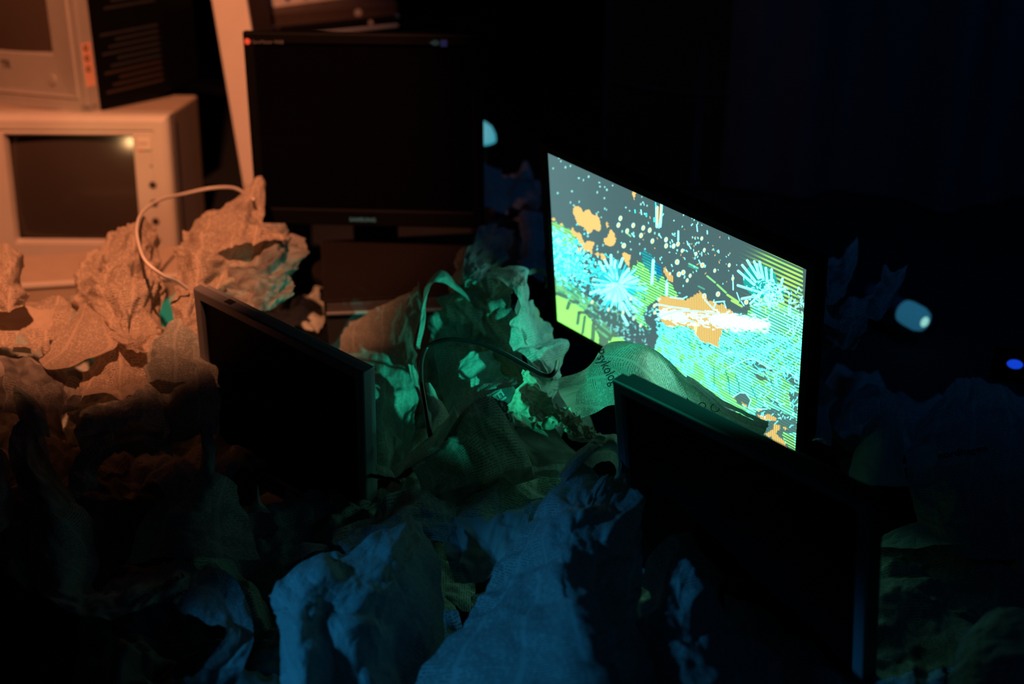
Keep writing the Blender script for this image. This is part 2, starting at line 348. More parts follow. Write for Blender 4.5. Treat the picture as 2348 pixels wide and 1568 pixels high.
    put(inpoly(B([(600, 640), (900, 800), (1000, 960), (1300, 1080), (1420, 1290), (1400, 1340), (1000, 1300), (820, 1450), (770, 1380), (730, 1130), (560, 960), (650, 830)]), wx, wy), BG, 0.92)
    for (x, y, l) in ((760, 1200, 120), (800, 1130, 140), (780, 1060, 90), (830, 1250, 60)):
        q = B([(x, y), (x+l, y+l*0.8)]); seg(q[0], q[1], 5, (0.2, 0.75, 0.35), 0.7)
    # grey islands in the lower right
    for l in ([(590, 930), (650, 880), (710, 880), (770, 950), (760, 1020), (730, 1040), (650, 990)], [(1050, 710), (1150, 695), (1250, 760), (1250, 870), (1170, 800)], [(820, 1080), (900, 1040), (1080, 1060), (1230, 1180), (1230, 1290), (1080, 1290), (1160, 1480), (900, 1330), (820, 1150)],
              [(1150, 870), (1245, 880), (1240, 1100), (1180, 1050)], [(700, 570), (790, 550), (900, 620), (1010, 660), (900, 680), (800, 650)], [(260, 390), (350, 380), (360, 420), (300, 455), (265, 430)], [(850, 880), (1000, 960), (1090, 1040), (1000, 1000)], [(780, 700), (900, 720), (1000, 800), (870, 760)]):
        put(inpoly(E_(l), wx, wy), BG, 0.95)
    put(inpoly(E_([(1080, 1300), (1200, 1310), (1215, 1500), (1150, 1440)])), ystr((0.5, 1.05, 0.3), DG))
    # left cyan cloud and the two bursts
    for k in range(900):
        x = 1262+abs(rng.randn())*55; y = 585+ (x-1262)*0.42 + rng.randn()*28
        if x > 1440: continue
        L_ = rng.uniform(1, 7); an = rng.choice([0.6, 1.2, 2.2, 2.9])+rng.randn()*0.3
        seg((x, y), (x+math.cos(an)*L_, y+math.sin(an)*L_), rng.uniform(1.5, 4), (0.05, 2.0, 2.0) if rng.rand() < 0.7 else WH, 0.75)
    for k in range(60):
        x = 1262+rng.rand()*90; y = 648+(x-1262)*0.55+rng.randn()*14; L_ = rng.uniform(8, 26)
        seg((x, y), (x+L_*0.83, y+L_*0.55), rng.uniform(1.5, 3.5), (0.25, 0.9, 0.35) if rng.rand() < 0.5 else (0.02, 0.3, 0.25), 0.6)
    c = (1412, 656)
    ell(c, 42, 36, 0.4, (0.05, 0.75, 0.8), 0.75)
    for k in range(230):
        an = rng.rand()*6.283; r0 = rng.uniform(2, 30); r1 = r0+rng.uniform(10, 42)*(1.0 if math.cos(an-1.2) < 0.3 else 1.35)
        if r1 > 78: continue
        col = WH if rng.rand() < 0.45 else ((0.04, 1.1, 1.2) if rng.rand() < 0.7 else (0.02, 0.5, 0.55))
        seg((c[0]+math.cos(an)*r0, c[1]+math.sin(an)*r0*0.92), (c[0]+math.cos(an)*r1, c[1]+math.sin(an)*r1*0.92), rng.uniform(1.2, 3.6), col, 0.85)
    for l in ([(940, 170), (945, 300)], [(850, 230), (900, 330)], [(780, 270), (850, 380)], [(1180, 360), (1090, 480)], [(1100, 215), (1060, 330)], [(1000, 245), (985, 340)], [(1210, 460), (1090, 560)], [(660, 700), (780, 640)], [(1100, 1000), (1170, 1130)], [(1100, 930), (1060, 800)], [(1300, 950), (1160, 800)], [(900, 780), (930, 700)], [(1200, 1000), (1100, 830)]):
        q = B(l); seg(q[0], q[1], 5.5, WH, 0.95)
    ell(c1([(1010, 680)], 6.03, 1240, 560)[0], 26, 22, 0.5, (0.6, 1.7, 1.8), 0.55)
    ell((1738, 648), 42, 36, 0.7, (0.0, 0.55, 0.48), 0.8)
    needles = [[(890, 870), (1110, 1060)], [(945, 790), (1130, 1020)], [(1015, 725), (1170, 970)], [(1110, 740), (1200, 960)], [(1185, 745), (1240, 990)], [(1270, 830), (1290, 1010)], [(1350, 850), (1350, 1010)], [(885, 1070), (1300, 1200)], [(940, 1255), (1180, 1210)], [(1060, 1320), (1190, 1200)], [(1500, 980), (1460, 1180)], [(1540, 1100), (1390, 1210)], [(1360, 1010), (1250, 1150)], [(1150, 780), (1170, 960)], [(1120, 1340), (1320, 1330)], [(1320, 1190), (1320, 1390)], [(1480, 1200), (1510, 1290)]]
    for l in needles:
        q = D(l); seg(q[0], q[1], 5.4, WH, 0.98); seg((q[0][0]+1, q[0][1]+2), q[1], 1.2, (0.02, 0.75, 0.72), 0.8)
    for k in range(260):
        x = 1760+rng.randn()*20; y = 678+rng.randn()*16; an = rng.rand()*6.28; L_ = rng.uniform(2, 9)
        seg((x, y), (x+math.cos(an)*L_, y+math.sin(an)*L_), rng.uniform(1, 2.4), WH if rng.rand() < 0.75 else (0.0, 0.7, 0.66), 0.9)
    # scribble over the lower right, denser along a band that runs to the right edge
    for k in range(2100):
        x = rng.uniform(1500, 1842); y = 740 + rng.rand()**1.2*210 + (x-1500)*0.12
        dens = math.exp(-((y-(755+(x-1600)*0.28))/60)**2) + 0.55*math.exp(-((x-1800)/70)**2)*math.exp(-((y-800)/80)**2) + (0.12 if y < 880 else 0.03) + 0.4*math.exp(-((x-1545)/40)**2)*math.exp(-((y-830)/40)**2)
        if rng.rand() > dens: continue
        an = (0.45 if rng.rand() < 0.55 else (-0.75 if x > 1700 else 1.2)) + rng.randn()*0.35; L_ = rng.uniform(3, 15)
        x2 = x+math.cos(an)*L_; y2 = y+math.sin(an)*L_; col = (0.26, 2.5, 2.4) if rng.rand() < 0.8 else (0.02, 0.55, 0.42)
        seg((x, y), (x2, y2), rng.uniform(0.9, 2.2), col, 0.9)
        if rng.rand() < 0.5: seg((x2, y2), (x2+math.cos(an+0.9)*L_*0.6, y2+math.sin(an+0.9)*L_*0.6), 1.2, col, 0.85)
    for k in range(420):
        x = rng.uniform(1430, 1640); y = 640+rng.rand()*120+(x-1430)*0.12
        if rng.rand() > math.exp(-((y-(720+(x-1500)*0.1))/34)**2): continue
        ell((x, y), rng.uniform(1, 3.6), rng.uniform(1, 2.6), rng.rand()*3, (0.25, 1.2, 1.1) if rng.rand() < 0.7 else (0.02, 0.35, 0.33), 0.9)
    for l in ([(400, 620), (405, 820)], [(515, 660), (545, 770)], [(545, 720), (560, 900)], [(615, 720), (650, 800)], [(650, 790), (655, 880)], [(770, 830), (830, 950)]):
        q = E_(l); seg(q[0], q[1], 2.4, (0.02, 0.35, 0.3), 0.9)
    for l in ([(530, 640), (720, 560), (790, 545), (900, 610), (980, 650)], [(590, 930), (660, 885), (720, 890), (770, 960), (745, 1040), (830, 1050), (930, 1050)], [(1080, 620), (1200, 720), (1250, 760)], [(500, 500), (560, 480), (600, 490)]):
        q = E_(l)
        for a, b_ in zip(q[:-1], q[1:]): seg(a, b_, 1.8, WH, 0.95)
    # orange blobs with upright bars
    xs = 0.5+0.5*np.cos(2*np.pi*U*152)
    orange = np.array(OR)*(0.86+0.14*xs[..., None])
    orangeb = np.array((1.2, 0.85, 0.30))*(1-np.clip(1.3-xs*2.2, 0, 1)[..., None]) + np.array((0.42, 0.27, 0.04))*np.clip(1.3-xs*2.2, 0, 1)[..., None]
    w2x = X+(n2-0.5)*4; w2y = Y+(n1-0.5)*4
    for l in ([(415, 870), (445, 820), (500, 820), (525, 860), (560, 905), (590, 875), (640, 870), (665, 920), (700, 945), (745, 940), (780, 985), (805, 1100), (780, 1165), (740, 1150), (700, 1120), (670, 1190), (620, 1175), (590, 1120), (545, 1100), (490, 1085), (455, 990), (420, 920)],
              [(385, 1140), (410, 1110), (435, 1160), (460, 1185), (500, 1170), (530, 1200), (550, 1280), (570, 1350), (600, 1310), (650, 1290), (700, 1310), (710, 1360), (680, 1400), (690, 1480), (665, 1490), (640, 1430), (600, 1440), (570, 1430), (540, 1360), (490, 1310), (460, 1240), (420, 1210), (390, 1180)],
              [(860, 1040), (880, 1020), (912, 1100), (890, 1115)], [(915, 1140), (945, 1145), (985, 1190), (1010, 1260), (990, 1340), (930, 1375), (880, 1355), (845, 1310), (850, 1260), (890, 1250), (905, 1210)],
              [(715, 1470), (760, 1455), (785, 1480), (770, 1515), (720, 1500)], [(795, 1480), (820, 1465), (850, 1500), (880, 1540), (850, 1565), (800, 1545)], [(1095, 1480), (1130, 1460), (1170, 1475), (1215, 1490), (1195, 1600), (1200, 1690), (1165, 1640), (1120, 1560)],
              [(110, 1000), (150, 975), (180, 1000), (150, 1030)], [(235, 1050), (265, 1045), (275, 1075), (250, 1080)], [(480, 1390), (510, 1380), (530, 1420), (510, 1450), (490, 1430)], [(1235, 600), (1300, 620), (1280, 650), (1265, 735), (1248, 730)]):
        put(inpoly(A(l), w2x, w2y), orange)
    put(inpoly(B([(1665, 350), (1690, 335), (1720, 390), (1770, 420), (1810, 490), (1790, 540), (1750, 530), (1710, 480), (1670, 400)]), w2x, w2y), orangeb)
    put(inpoly([(1500, 700), (1512, 680), (1545, 684), (1570, 690), (1600, 672), (1620, 692), (1650, 702), (1700, 735), (1700, 752), (1650, 760), (1640, 800), (1625, 790), (1600, 785), (1588, 760), (1560, 750), (1530, 752), (1510, 738)], wx, wy), orangeb)
    for l in ([(825, 1105), (890, 1115), (950, 1105), (1030, 1135), (1030, 1170), (960, 1160), (900, 1165), (850, 1130)], [(830, 1055), (880, 1055), (885, 1075), (840, 1070)], [(910, 1300), (990, 1260), (1000, 1205), (1060, 1215), (1055, 1260), (1020, 1290), (1060, 1340), (1100, 1370), (1140, 1450), (1080, 1440), (1000, 1390), (980, 1330), (920, 1320)], [(1090, 1240), (1115, 1222), (1138, 1245), (1115, 1268)], [(680, 970), (730, 1010), (740, 1035), (690, 1010)], [(590, 935), (610, 940), (600, 955)]):
        put(inpoly(E_(l), w2x, w2y), orangeb)
    # upright light streaks
    for l, wd, col in (([(1570, 830), (1575, 1100)], 6, WH), ([(1640, 780), (1618, 1095)], 6, WH), ([(1555, 770), (1560, 830)], 2, CY_), ([(1535, 980), (1537, 1030)], 2.6, CY_), ([(1590, 830), (1582, 1060)], 4, OR), ([(1632, 800), (1615, 1000)], 3, OR), ([(1655, 800), (1645, 1050)], 1, (0.05, 0.6, 0.5)),
                       ([(1870, 1165), (1868, 1290)], 3.4, WH), ([(1600, 1200), (1635, 1255)], 1.8, WH), ([(1353, 870), (1362, 930)], 2.2, WH), ([(1270, 870), (1274, 905)], 2.4, CY_), ([(1428, 920), (1428, 955)], 3, CY_), ([(1225, 1195), (1262, 1240)], 1.6, WH), ([(1160, 1190), (1210, 1230)], 4, (0.3, 0.9, 0.5))):
        q = A(l); seg(q[0], q[1], wd, col, 0.95)
    q = B([(1525, 240), (1505, 560)]); seg(q[0], q[1], 6, WH); seg(q[0], q[1], 1.5, OR, 0.5); q = B([(1712, 560), (1708, 710)]); seg(q[0], q[1], 6, WH); seg(q[0], q[1], 2, OR, 0.6)
    for l, wd, col in (([(315, 230), (325, 320)], 2.2, WH), ([(460, 315), (462, 355)], 2.4, WH), ([(180, 460), (235, 560)], 1.8, WH), ([(62, 320), (60, 440)], 3.4, WH), ([(345, 720), (380, 800)], 2, WH), ([(385, 610), (385, 660)], 1.6, WH), ([(815, 930), (820, 1130)], 2.4, WH), ([(565, 560), (570, 610)], 2, (0.02, 0.3, 0.4)), ([(623, 590), (623, 618)], 1.4, WH),
                       ([(210, 770), (330, 830)], 4, (0.2, 1.0, 0.6)), ([(200, 800), (320, 850)], 2, (0.05, 0.6, 0.4)), ([(460, 940), (570, 1030)], 4, (0.35, 1.05, 0.4)), ([(600, 1060), (720, 1170)], 4.5, (0.35, 1.0, 0.3)), ([(740, 1200), (890, 1300)], 5, (0.5, 1.05, 0.25)), ([(800, 1280), (940, 1360)], 5, (0.5, 1.05, 0.25)), ([(340, 1080), (420, 1120)], 3.5, (0.1, 0.6, 0.4)),
                       ([(430, 1270), (550, 1400)], 2.4, WH), ([(550, 1390), (580, 1300), ], 2.4, WH), ([(580, 1300), (700, 1290)], 2.4, WH), ([(690, 1290), (720, 1380)], 2.2, WH), ([(870, 1170), (910, 1280)], 2, WH), ([(930, 1290), (970, 1350)], 2, WH)):
        q = D(l); seg(q[0], q[1], wd, col, 0.95)
    # spots with orange hearts
    dots = [(p, 5.2, 7.5) for p in A([(1070, 985), (1042, 1078), (1163, 1160), (1247, 1082), (1385, 1118), (1475, 1150), (1700, 1280), (1702, 1365), (1805, 1368), (1865, 1340), (1355, 1222), (1512, 1300)])]
    dots += [(p, 6.2, 7.6) for p in A([(1117, 1362)]) + B([(1855, 263), (1880, 433)]) + D([(45, 745), (70, 915), (130, 890), (610, 1190), (420, 1215), (395, 790), (1000, 1300)])]
    dots += [(p, 4, 6) for p in D([(185, 1000), (565, 865), (815, 975), (115, 590), (420, 580), (305, 635), (765, 790), (385, 420), (225, 935)]) + B([(680, 815), (905, 920), (1110, 955), (1255, 1045), (1350, 1140), (1210, 770), (1540, 870), (1545, 960), (1600, 780)])]
    for (p, rx, ry) in dots:
        ell(p, rx*0.78, ry*0.8, 0.25, (0.7, 1.6, 1.4)); ell((p[0]+0.3, p[1]+0.3), rx*0.5, ry*0.62, 0.25, OR, 0.95)
    for p in A([(220, 148), (246, 195), (378, 260), (310, 278), (140, 293), (495, 428), (558, 455), (630, 408), (778, 490), (788, 545), (853, 552), (962, 530), (400, 610), (848, 705), (882, 590), (750, 625), (203, 635), (380, 765), (500, 755), (425, 805), (853, 850), (878, 865), (762, 898), (740, 920), (805, 970), (1145, 835), (1197, 880), (1365, 688), (1382, 765), (1438, 810), (1352, 790), (1036, 1450), (1215, 1415), (1545, 1190), (1095, 1165), (1250, 1190), (1410, 1410), (1335, 1340), (570, 1140), (620, 1230), (830, 1355), (750, 1370), (745, 1420), (1820, 1200)]):
        ell(p, rng.uniform(1.4, 2.6), rng.uniform(1.8, 3.2), 0.2, (0.35, 1.0, 0.95), 0.95)
    for k in range(210):
        x = rng.uniform(1420, 1690); y = 560+rng.randn()*42+(x-1500)*0.28
        if rng.rand() > math.exp(-((x-1560)/95)**2): continue
        an = 1.57+rng.randn()*0.5; L_ = rng.uniform(0, 5)
        seg((x, y), (x+math.cos(an)*L_, y+math.sin(an)*L_), rng.uniform(0.9, 2.2), WH if rng.rand() < 0.8 else OR, 0.9)
    for k in range(150):
        x = rng.uniform(1345, 1480); y = rng.uniform(700, 800)
        if y > 700+(x-1300)*0.7: continue
        seg((x, y), (x+rng.randn()*3, y+rng.randn()*3), rng.uniform(1, 3), (0.3, 1.15, 1.05), 0.9)
    for k in range(70):
        x = rng.uniform(1800, 1838); y = rng.uniform(670, 780)
        seg((x, y), (x+rng.randn()*4, y+rng.randn()*7), 1.6, WH, 0.9)
    for k in range(60):
        x = rng.uniform(1740, 1832); y = rng.uniform(860, 965)
        an = rng.rand()*6.28; seg((x, y), (x+math.cos(an)*4, y+math.sin(an)*4), 1.6, WH, 0.85)
    # burnt-out band through the middle
    for k in range(900):
        t = rng.rand(); x = 1498+t*250; y = 722+t*28+rng.randn()*(7+10*t*(1-t)) ; L_ = rng.uniform(2, 16); an = 0.25+rng.randn()*0.35
        if t < 0.5 and rng.rand() < 0.72: continue
        if 0.3 < t < 0.55 and rng.rand() < 0.25: continue
        seg((x, y), (x+math.cos(an)*L_, y+math.sin(an)*L_), rng.uniform(1.2, 3), (0.95, 3.6, 3.2), 0.9)
    g = np.exp(-((Y-(735+(X-1650)*0.13))/10)**2)*np.exp(-((X-1695)/40)**2); put(np.clip(g*0.9, 0, 1), (1.2, 3.6, 3.2))
    for l in ([(1498, 736), (1520, 724), (1550, 716), (1590, 716), (1640, 722)], [(1500, 700), (1530, 706), (1575, 712)], [(1532, 684), (1560, 688), (1570, 683)], [(1555, 742), (1575, 738), (1590, 742)]):
        for a, b_ in zip(l[:-1], l[1:]): seg(a, b_, 2.2, WH)
    put(np.clip((inpoly(E_([(195, 190), (250, 180), (215, 330)]))*0.5), 0, 1), (1.2, 1.5, 0.9))
    img[..., 1] = np.where(img[..., 1] > 1, 1+(img[..., 1]-1)*1.25, img[..., 1]); img[..., 2] = np.where(img[..., 2] > 1, 1+(img[..., 2]-1)*1.2, img[..., 2])
    return np.clip(img, 0, None), NX, NY
img, NX, NY = paint_screen()
gx, gz = np.meshgrid(np.linspace(0, LW, NX), np.linspace(0, -LH, NY))
co = np.stack([gx+0.016, np.full_like(gx, 0.0045), gz-0.016], -1).reshape(-1, 3)
me = bpy.data.meshes.new('screen')
idx = np.arange(NX*NY).reshape(NY, NX)
q = np.stack([idx[:-1, :-1], idx[1:, :-1], idx[1:, 1:], idx[:-1, 1:]], -1).reshape(-1, 4)
me.vertices.add(len(co)); me.vertices.foreach_set('co', co.astype(np.float32).ravel())
me.loops.add(q.size); me.loops.foreach_set('vertex_index', q.ravel().astype(np.int32))
me.polygons.add(len(q)); me.polygons.foreach_set('loop_start', np.arange(0, q.size, 4, dtype=np.int32))
me.update(); ca = me.color_attributes.new('picture', 'FLOAT_COLOR', 'POINT')
ca.data.foreach_set('color', np.concatenate([img.reshape(-1, 3), np.ones((NX*NY, 1))], 1).astype(np.float32).ravel())
ms = bpy.data.materials.new('glowing_picture'); ms.use_nodes = True; nt = ms.node_tree
bs = nt.nodes['Principled BSDF']; bs.inputs['Base Color'].default_value = (0.005, 0.005, 0.005, 1); bs.inputs['Roughness'].default_value = 0.5; bs.inputs['Specular IOR Level'].default_value = 0.1
at = nt.nodes.new('ShaderNodeAttribute'); at.attribute_name = 'picture'
nt.links.new(at.outputs['Color'], bs.inputs['Emission Color']); SCR = bs.inputs['Emission Strength']; SCR.default_value = 1.0
tag(link('screen', me, ms, lit), 'glowing screen with a paint-splash picture')

# grey framed monitor on the left
Pg = pose((-.451, -.076, 2.008), (.773, .346, -.532), (-.029, .857, .515))
gm, _ = lcd('computer_monitor', 'switched-off monitor with silver-grey frame half sunk in newspapers', Pg, 0.335, 0.292, 0.017, 0.032, 0.0155, 0.011, M['silver_grey'], M['grey_plastic'], M['lcd_off'], seam=0.062)
box('stand_neck', (0.13, 0.20, 0.05, 0.07, -0.34, -0.12), M['grey_plastic'], gm, 0.004)
box('stand_base', (0.08, 0.25, -0.02, 0.13, -0.352, -0.34), M['grey_plastic'], gm, 0.004)
# framed monitor in front on the right
Pf = pose((.116, .044, 1.654), (.662, .326, -.675), (.098, .855, .509))
fm, _ = lcd('computer_monitor', 'switched-off monitor with dull grey frame in front of the glowing one', Pf, 0.36, 0.30, 0.0165, 0.03, 0.019, 0.012, M['dull_grey_plastic'], M['dark_plastic'], M['lcd_off'], mrim=M['dark_plastic'])
box('stand_neck', (0.14, 0.22, 0.055, 0.075, -0.34, -0.12), M['dark_plastic'], fm, 0.004)
box('stand_base', (0.09, 0.27, -0.02, 0.13, -0.352, -0.34), M['dark_plastic'], fm, 0.004)
# tall black monitor at the back
Ps = pose((-0.460, -0.528, 2.425), (.996, .030, -.080), (.002, .925, .381))
sm_, _ = lcd('computer_monitor', 'black square monitor on a round stand with stickers on its top edge', Ps, 0.41, 0.341, 0.020, 0.030, 0.02, 0.02, M['black_plastic'], M['black_plastic'], M['lcd_gloss'])
cylo('sticker', (0.0077, 0.001, -0.0155), (0, -1, 0), 0.0052, 0.0012, M['red_dot'], sm_)['label'] = 'round red sticker'
flat_text('model_text', 'SyncMaster 940B', 0.0085, M['dim_print'], sm_, (0.0165, -0.0006, -0.0185), width=0.054)
flat_text('logo_text', 'SAMSUNG', 0.009, M['cyan_sticker'], sm_, (0.170, -0.0006, -0.332), width=0.047, bold=0.0004)
bm = bmesh.new()
vs = [bm.verts.new((0.330+x*0.0088, -0.0006, -0.0135+z*0.0052)) for x, z in [(-1, 0), (-0.6, 0.3), (-0.2, 0.85), (0.3, 1), (0.8, 0.7), (1, 0), (0.8, -0.7), (0.3, -1), (-0.2, -0.85), (-0.6, -0.3)]]; f = bm.faces.new(vs)
bmesh.ops.extrude_face_region(bm, geom=[f]); bm_obj('sticker', bm, M['cyan_sticker'], sm_)['label'] = 'pale blue oval logo sticker'
box('sticker', (0.3405, 0.3520, -0.0012, 0, -0.0200, -0.0085), M['blue_sticker'], sm_, 0.0002)['label'] = 'square blue logo sticker'
box('stand_neck', (0.165, 0.245, 0.045, 0.075, -0.43, -0.15), M['black_plastic'], sm_, 0.006)
sb = cylo('stand_base', (0.205, 0.04, -0.445), (0, 0, 1), 0.115, 0.014, M['drive_plastic'], sm_, 48)
# things under it
def level(px, py, D, yaw):
    p = W(px, py, D); return Matrix.Translation(p) @ Matrix.Rotation(yaw, 4, 'Z')
def solid_on_floor(name, label, cat, mw, x1, y1, ztop, m, parts=None, bevel=0.004):
    r = empty(name, mw); tag(r, label, cat); z = mw.translation.z
    box('body', (0, x1, 0, y1, -z+0.001, 0), m, r, bevel); return r
dr = empty('disc_drive', level(742, 690, 2.36, math.radians(8))); tag(dr, 'dark slim device lying under the round stand of the black monitor', 'disc drive')
zz = dr.matrix_world.translation.z
box('body', (0, 0.30, 0.0, 0.26, -0.045, 0), M['drive_plastic'], dr, 0.003); box('front_panel', (0.004, 0.296, -0.006, 0.0, -0.042, -0.004), M['dark_plastic'], dr, 0.002)
dr2 = empty('disc_drive', level(748, 714, 2.34, math.radians(5))); tag(dr2, 'dark slim device with a pale upper edge, below the other device', 'disc drive')
z2 = dr2.matrix_world.translation.z
box('body', (0, 0.34, 0.0, 0.30, -z2+0.002, 0), M['dark_plastic'], dr2, 0.004); box('edge_trim', (0.0, 0.34, -0.004, 0.0, -0.006, -0.001), M['silver_grey'], dr2, 0.001)

# ------------------------------------------------------------------ old beige tube monitor
Pc = pose((-.672, -.441, 2.774), (1.0, .010, -.018), (-.004, .946, .324))
ct = empty('tube_monitor', Pc); tag(ct, 'beige tube monitor with three round holes beside its dark screen', 'tube monitor')
x0, x1, z0, z1 = -0.40, 0.0, -0.31, 0.0
bm = bmesh.new()
ring(bm, x0, x1, z0, z1, [(0.002, 0.002, 0.002, 0.06), (0, 0, 0, 0.055), (0, 0, 0, 0.014), (0.004, 0.004, 0.003, 0.005), (0.012, 0.012, 0.008, 0), (0.030, 0.029, 0.018, 0.0), (0.031, 0.0305, 0.019, 0.004), (0.034, 0.0335, 0.021, 0.004), (0.036, 0.035, 0.022, 0.001)])
ring(bm, x0, x1, z0, z1, [(0.036, 0.035, 0.022, 0.001), (0.072, 0.038, 0.050, 0.001), (0.074, 0.0405, 0.052, 0.010), (0.076, 0.044, 0.056, 0.018)])
bm_obj('front_bezel', bm, M['beige'], ct, smooth=False, bevel=0.0015)
# curved glass
NXc = 24; bm = bmesh.new(); gl = []
for j in range(NXc+1):
    row = []
    for i in range(NXc+1):
        a = i/NXc*2-1; b = j/NXc*2-1; xx = x0+0.070+(x1-x0-0.140)*(a+1)/2; zz_ = z0+0.050+(z1-z0-0.092)*(b+1)/2
        row.append(bm.verts.new((xx, 0.008+0.011*(a*a+b*b), zz_)))
    gl.append(row)
for j in range(NXc):
    for i in range(NXc): bm.faces.new((gl[j][i], gl[j][i+1], gl[j+1][i+1], gl[j+1][i]))
bm_obj('screen', bm, M['crt'], ct, smooth=True)
# unseen warm spot added to put a highlight in the upper right glass corner
hw, hh_ = (x1-x0-0.140)/2, (z1-z0-0.092)/2; a, b = 0.90, 0.86
pt = ct.matrix_world @ Vector((x0+0.070+hw*(a+1), 0.008+0.011*(a*a+b*b), z0+0.050+hh_*(b+1)))
nn = (ct.matrix_world.to_3x3() @ Vector((0.022*a/hw, -1, 0.022*b/hh_))).normalized()
vv = (Vector((0, 0, H))-pt).normalized(); rr = 2*nn.dot(vv)*nn-vv
spot('added_glint_spot', pt+rr*2.3, pt, 30, (1.0, 0.55, 0.22), 9, 0.8, 0.04)
bm = bmesh.new(); lo = ring(bm, x0, x1, z0, z1, [(0.005, 0.003, 0.004, 0.054), (0.006, 0.004, 0.006, 0.28), (0.03, 0.03, 0.03, 0.30)]); bm.faces.new(lo[-1]); bm.faces.new(lo[0][::-1])
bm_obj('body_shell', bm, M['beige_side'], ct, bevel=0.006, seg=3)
for v in (0.138, 0.175, 0.212, 0.248):
    k = cylo('knob', (-0.040, 0.0015, -v), (0, -1, 0), 0.0072 if v > 0.14 else 0.0072, 0.0016, M['brown_plastic'] if v < 0.24 else M['beige_side'], ct)
    if v < 0.24: k['label'] = 'dark round knob'
cylo('indicator_hole', (-0.040, 0.0015, -0.100), (0, -1, 0), 0.0022, 0.0010, M['brown_plastic'], ct, 12)
bdg = box('badge', (-0.064, -0.036, -0.0008, 0.002, -0.068, -0.044), M['label'], ct, 0.0008)
flat_text('badge_text', 'COLOR', 0.006, M['dim_print'], bdg, (-0.061, -0.0012, -0.057), width=0.017)
box('badge_stripe', (-0.062, -0.050, -0.0012, 0.0015, -0.0685, -0.0670), M['red'], bdg, 0.0001)['label'] = 'thin red stripe'
box('badge_stripe', (-0.049, -0.037, -0.0012, 0.0015, -0.0685, -0.0670), M['green'], bdg, 0.0001)['label'] = 'thin green stripe'
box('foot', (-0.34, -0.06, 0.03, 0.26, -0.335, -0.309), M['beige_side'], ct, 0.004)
# pale-edged box the tube monitor stands on
px = empty('keyboard', level(66, 652, 2.50, math.radians(9))); tag(px, 'beige slab with a bright front edge under the tube monitor', 'keyboard')
z3 = px.matrix_world.translation.z
box('body', (-0.10, 0.34, 0.0, 0.15, -z3+0.002, -0.006), M['beige_side'], px, 0.004); box('front_edge', (-0.10, 0.34, -0.003, 0.010, -0.008, 0.0), M['beige'], px, 0.0015)

# ------------------------------------------------------------------ silver television on top
k = 2.80/2.37
Pt = pose((-.706*k, -.379*k, 2.80), (.875, .145, -.460), (.045, .943, .331))
tv = empty('television', Pt); tag(tv, 'silver tube television with black ribbed back, standing on the beige monitor', 'television')
x0, x1, z0, z1 = -0.42, 0.0, 0.0, 0.42
bm = bmesh.new()
ring(bm, x0, x1, z0, z1, [(0.002, 0.002, 0.002, 0.036), (0, 0, 0, 0.034), (0, 0, 0, 0.004), (0.0015, 0.0015, 0.004, 0.0), (0.003, 0.003, 0.010, 0.002), (0.022, 0.022, 0.028, 0.004), (0.025, 0.025, 0.030, 0.0), (0.030, 0.030, 0.032, 0.003), (0.055, 0.055, 0.036, 0.006), (0.083, 0.06, 0.110, 0.008), (0.086, 0.063, 0.114, 0.018)])
bm_obj('front_bezel', bm, M['silver'], tv, bevel=0.0012)
bm = bmesh.new(); gl = []
for j in range(NXc+1):
    row = []
    for i in range(NXc+1):
        a = i/NXc*2-1; b = j/NXc*2-1; xx = x0+0.080+(x1-x0-0.160)*(a+1)/2; zz_ = z0+0.108+(z1-z0-0.165)*(b+1)/2
        row.append(bm.verts.new((xx, 0.006+0.008*(a*a+b*b), zz_)))
    gl.append(row)
for j in range(NXc):
    for i in range(NXc): bm.faces.new((gl[j][i], gl[j][i+1], gl[j+1][i+1], gl[j+1][i]))
bm_obj('screen', bm, M['crt_tv'], tv, smooth=True)
bm = bmesh.new(); lo = ring(bm, x0, x1, z0, z1, [(0.003, 0.003, 0.003, 0.034), (0.004, 0.004, 0.004, 0.24), (0.03, 0.03, 0.012, 0.37)]); bm.faces.new(lo[-1]); bm.faces.new(lo[0][::-1])
bm_obj('rear_shell', bm, M['black_plastic'], tv, bevel=0.004)
for i in range(24):
    z = 0.030+i*0.0125
    if 10 <= i <= 12: continue
    box('vent_rib', (-0.0055, -0.0020, 0.06+0.02*((i*7) % 3), 0.225, z, z+0.005), M['dark_plastic'] if i > 3 else M['brown_plastic'], tv, 0.0008)
box('jack_plate', (-0.0015, 0.0010, 0.005, 0.029, 0.052, 0.137), M['jack_plate'], tv, 0.0006)['label'] = 'pale orange plate with three sockets'
for z in (0.128, 0.108, 0.087):
    bm = bmesh.new(); cyl(bm, (0.0008, 0.0135, z), (1, 0, 0), 0.0058, 0.0012, 20); j = bm_obj('socket', bm, M['dark_plastic'], tv)
    cylo('socket_pin', (0.0015, 0.0135, z), (1, 0, 0), 0.0028, 0.0016, M['jack_plate'], j, 14)
cylo('power_button', (-0.092, 0.0085, 0.062), (0, -1, 0), 0.0105, 0.005, M['silver'], tv, 28)
for i in range(6): cylo('indicator_dot', (-0.142-i*0.014, 0.0075, 0.037), (0, -1, 0), 0.0024, 0.0022, M['silver'], tv, 12)
cylo('indicator_dot', (-0.042, 0.0055, 0.033), (0, -1, 0), 0.0024, 0.0025, M['silver'], tv, 12)
flat_text('logo_text', 'TR', 0.022, M['brown_plastic'], tv, (-0.232, 0.0068, 0.078), bold=0.0008)
box('corner_bracket', (-0.016, 0.003, -0.0015, 0.026, 0.010, 0.018), M['chrome'], tv, 0.001)

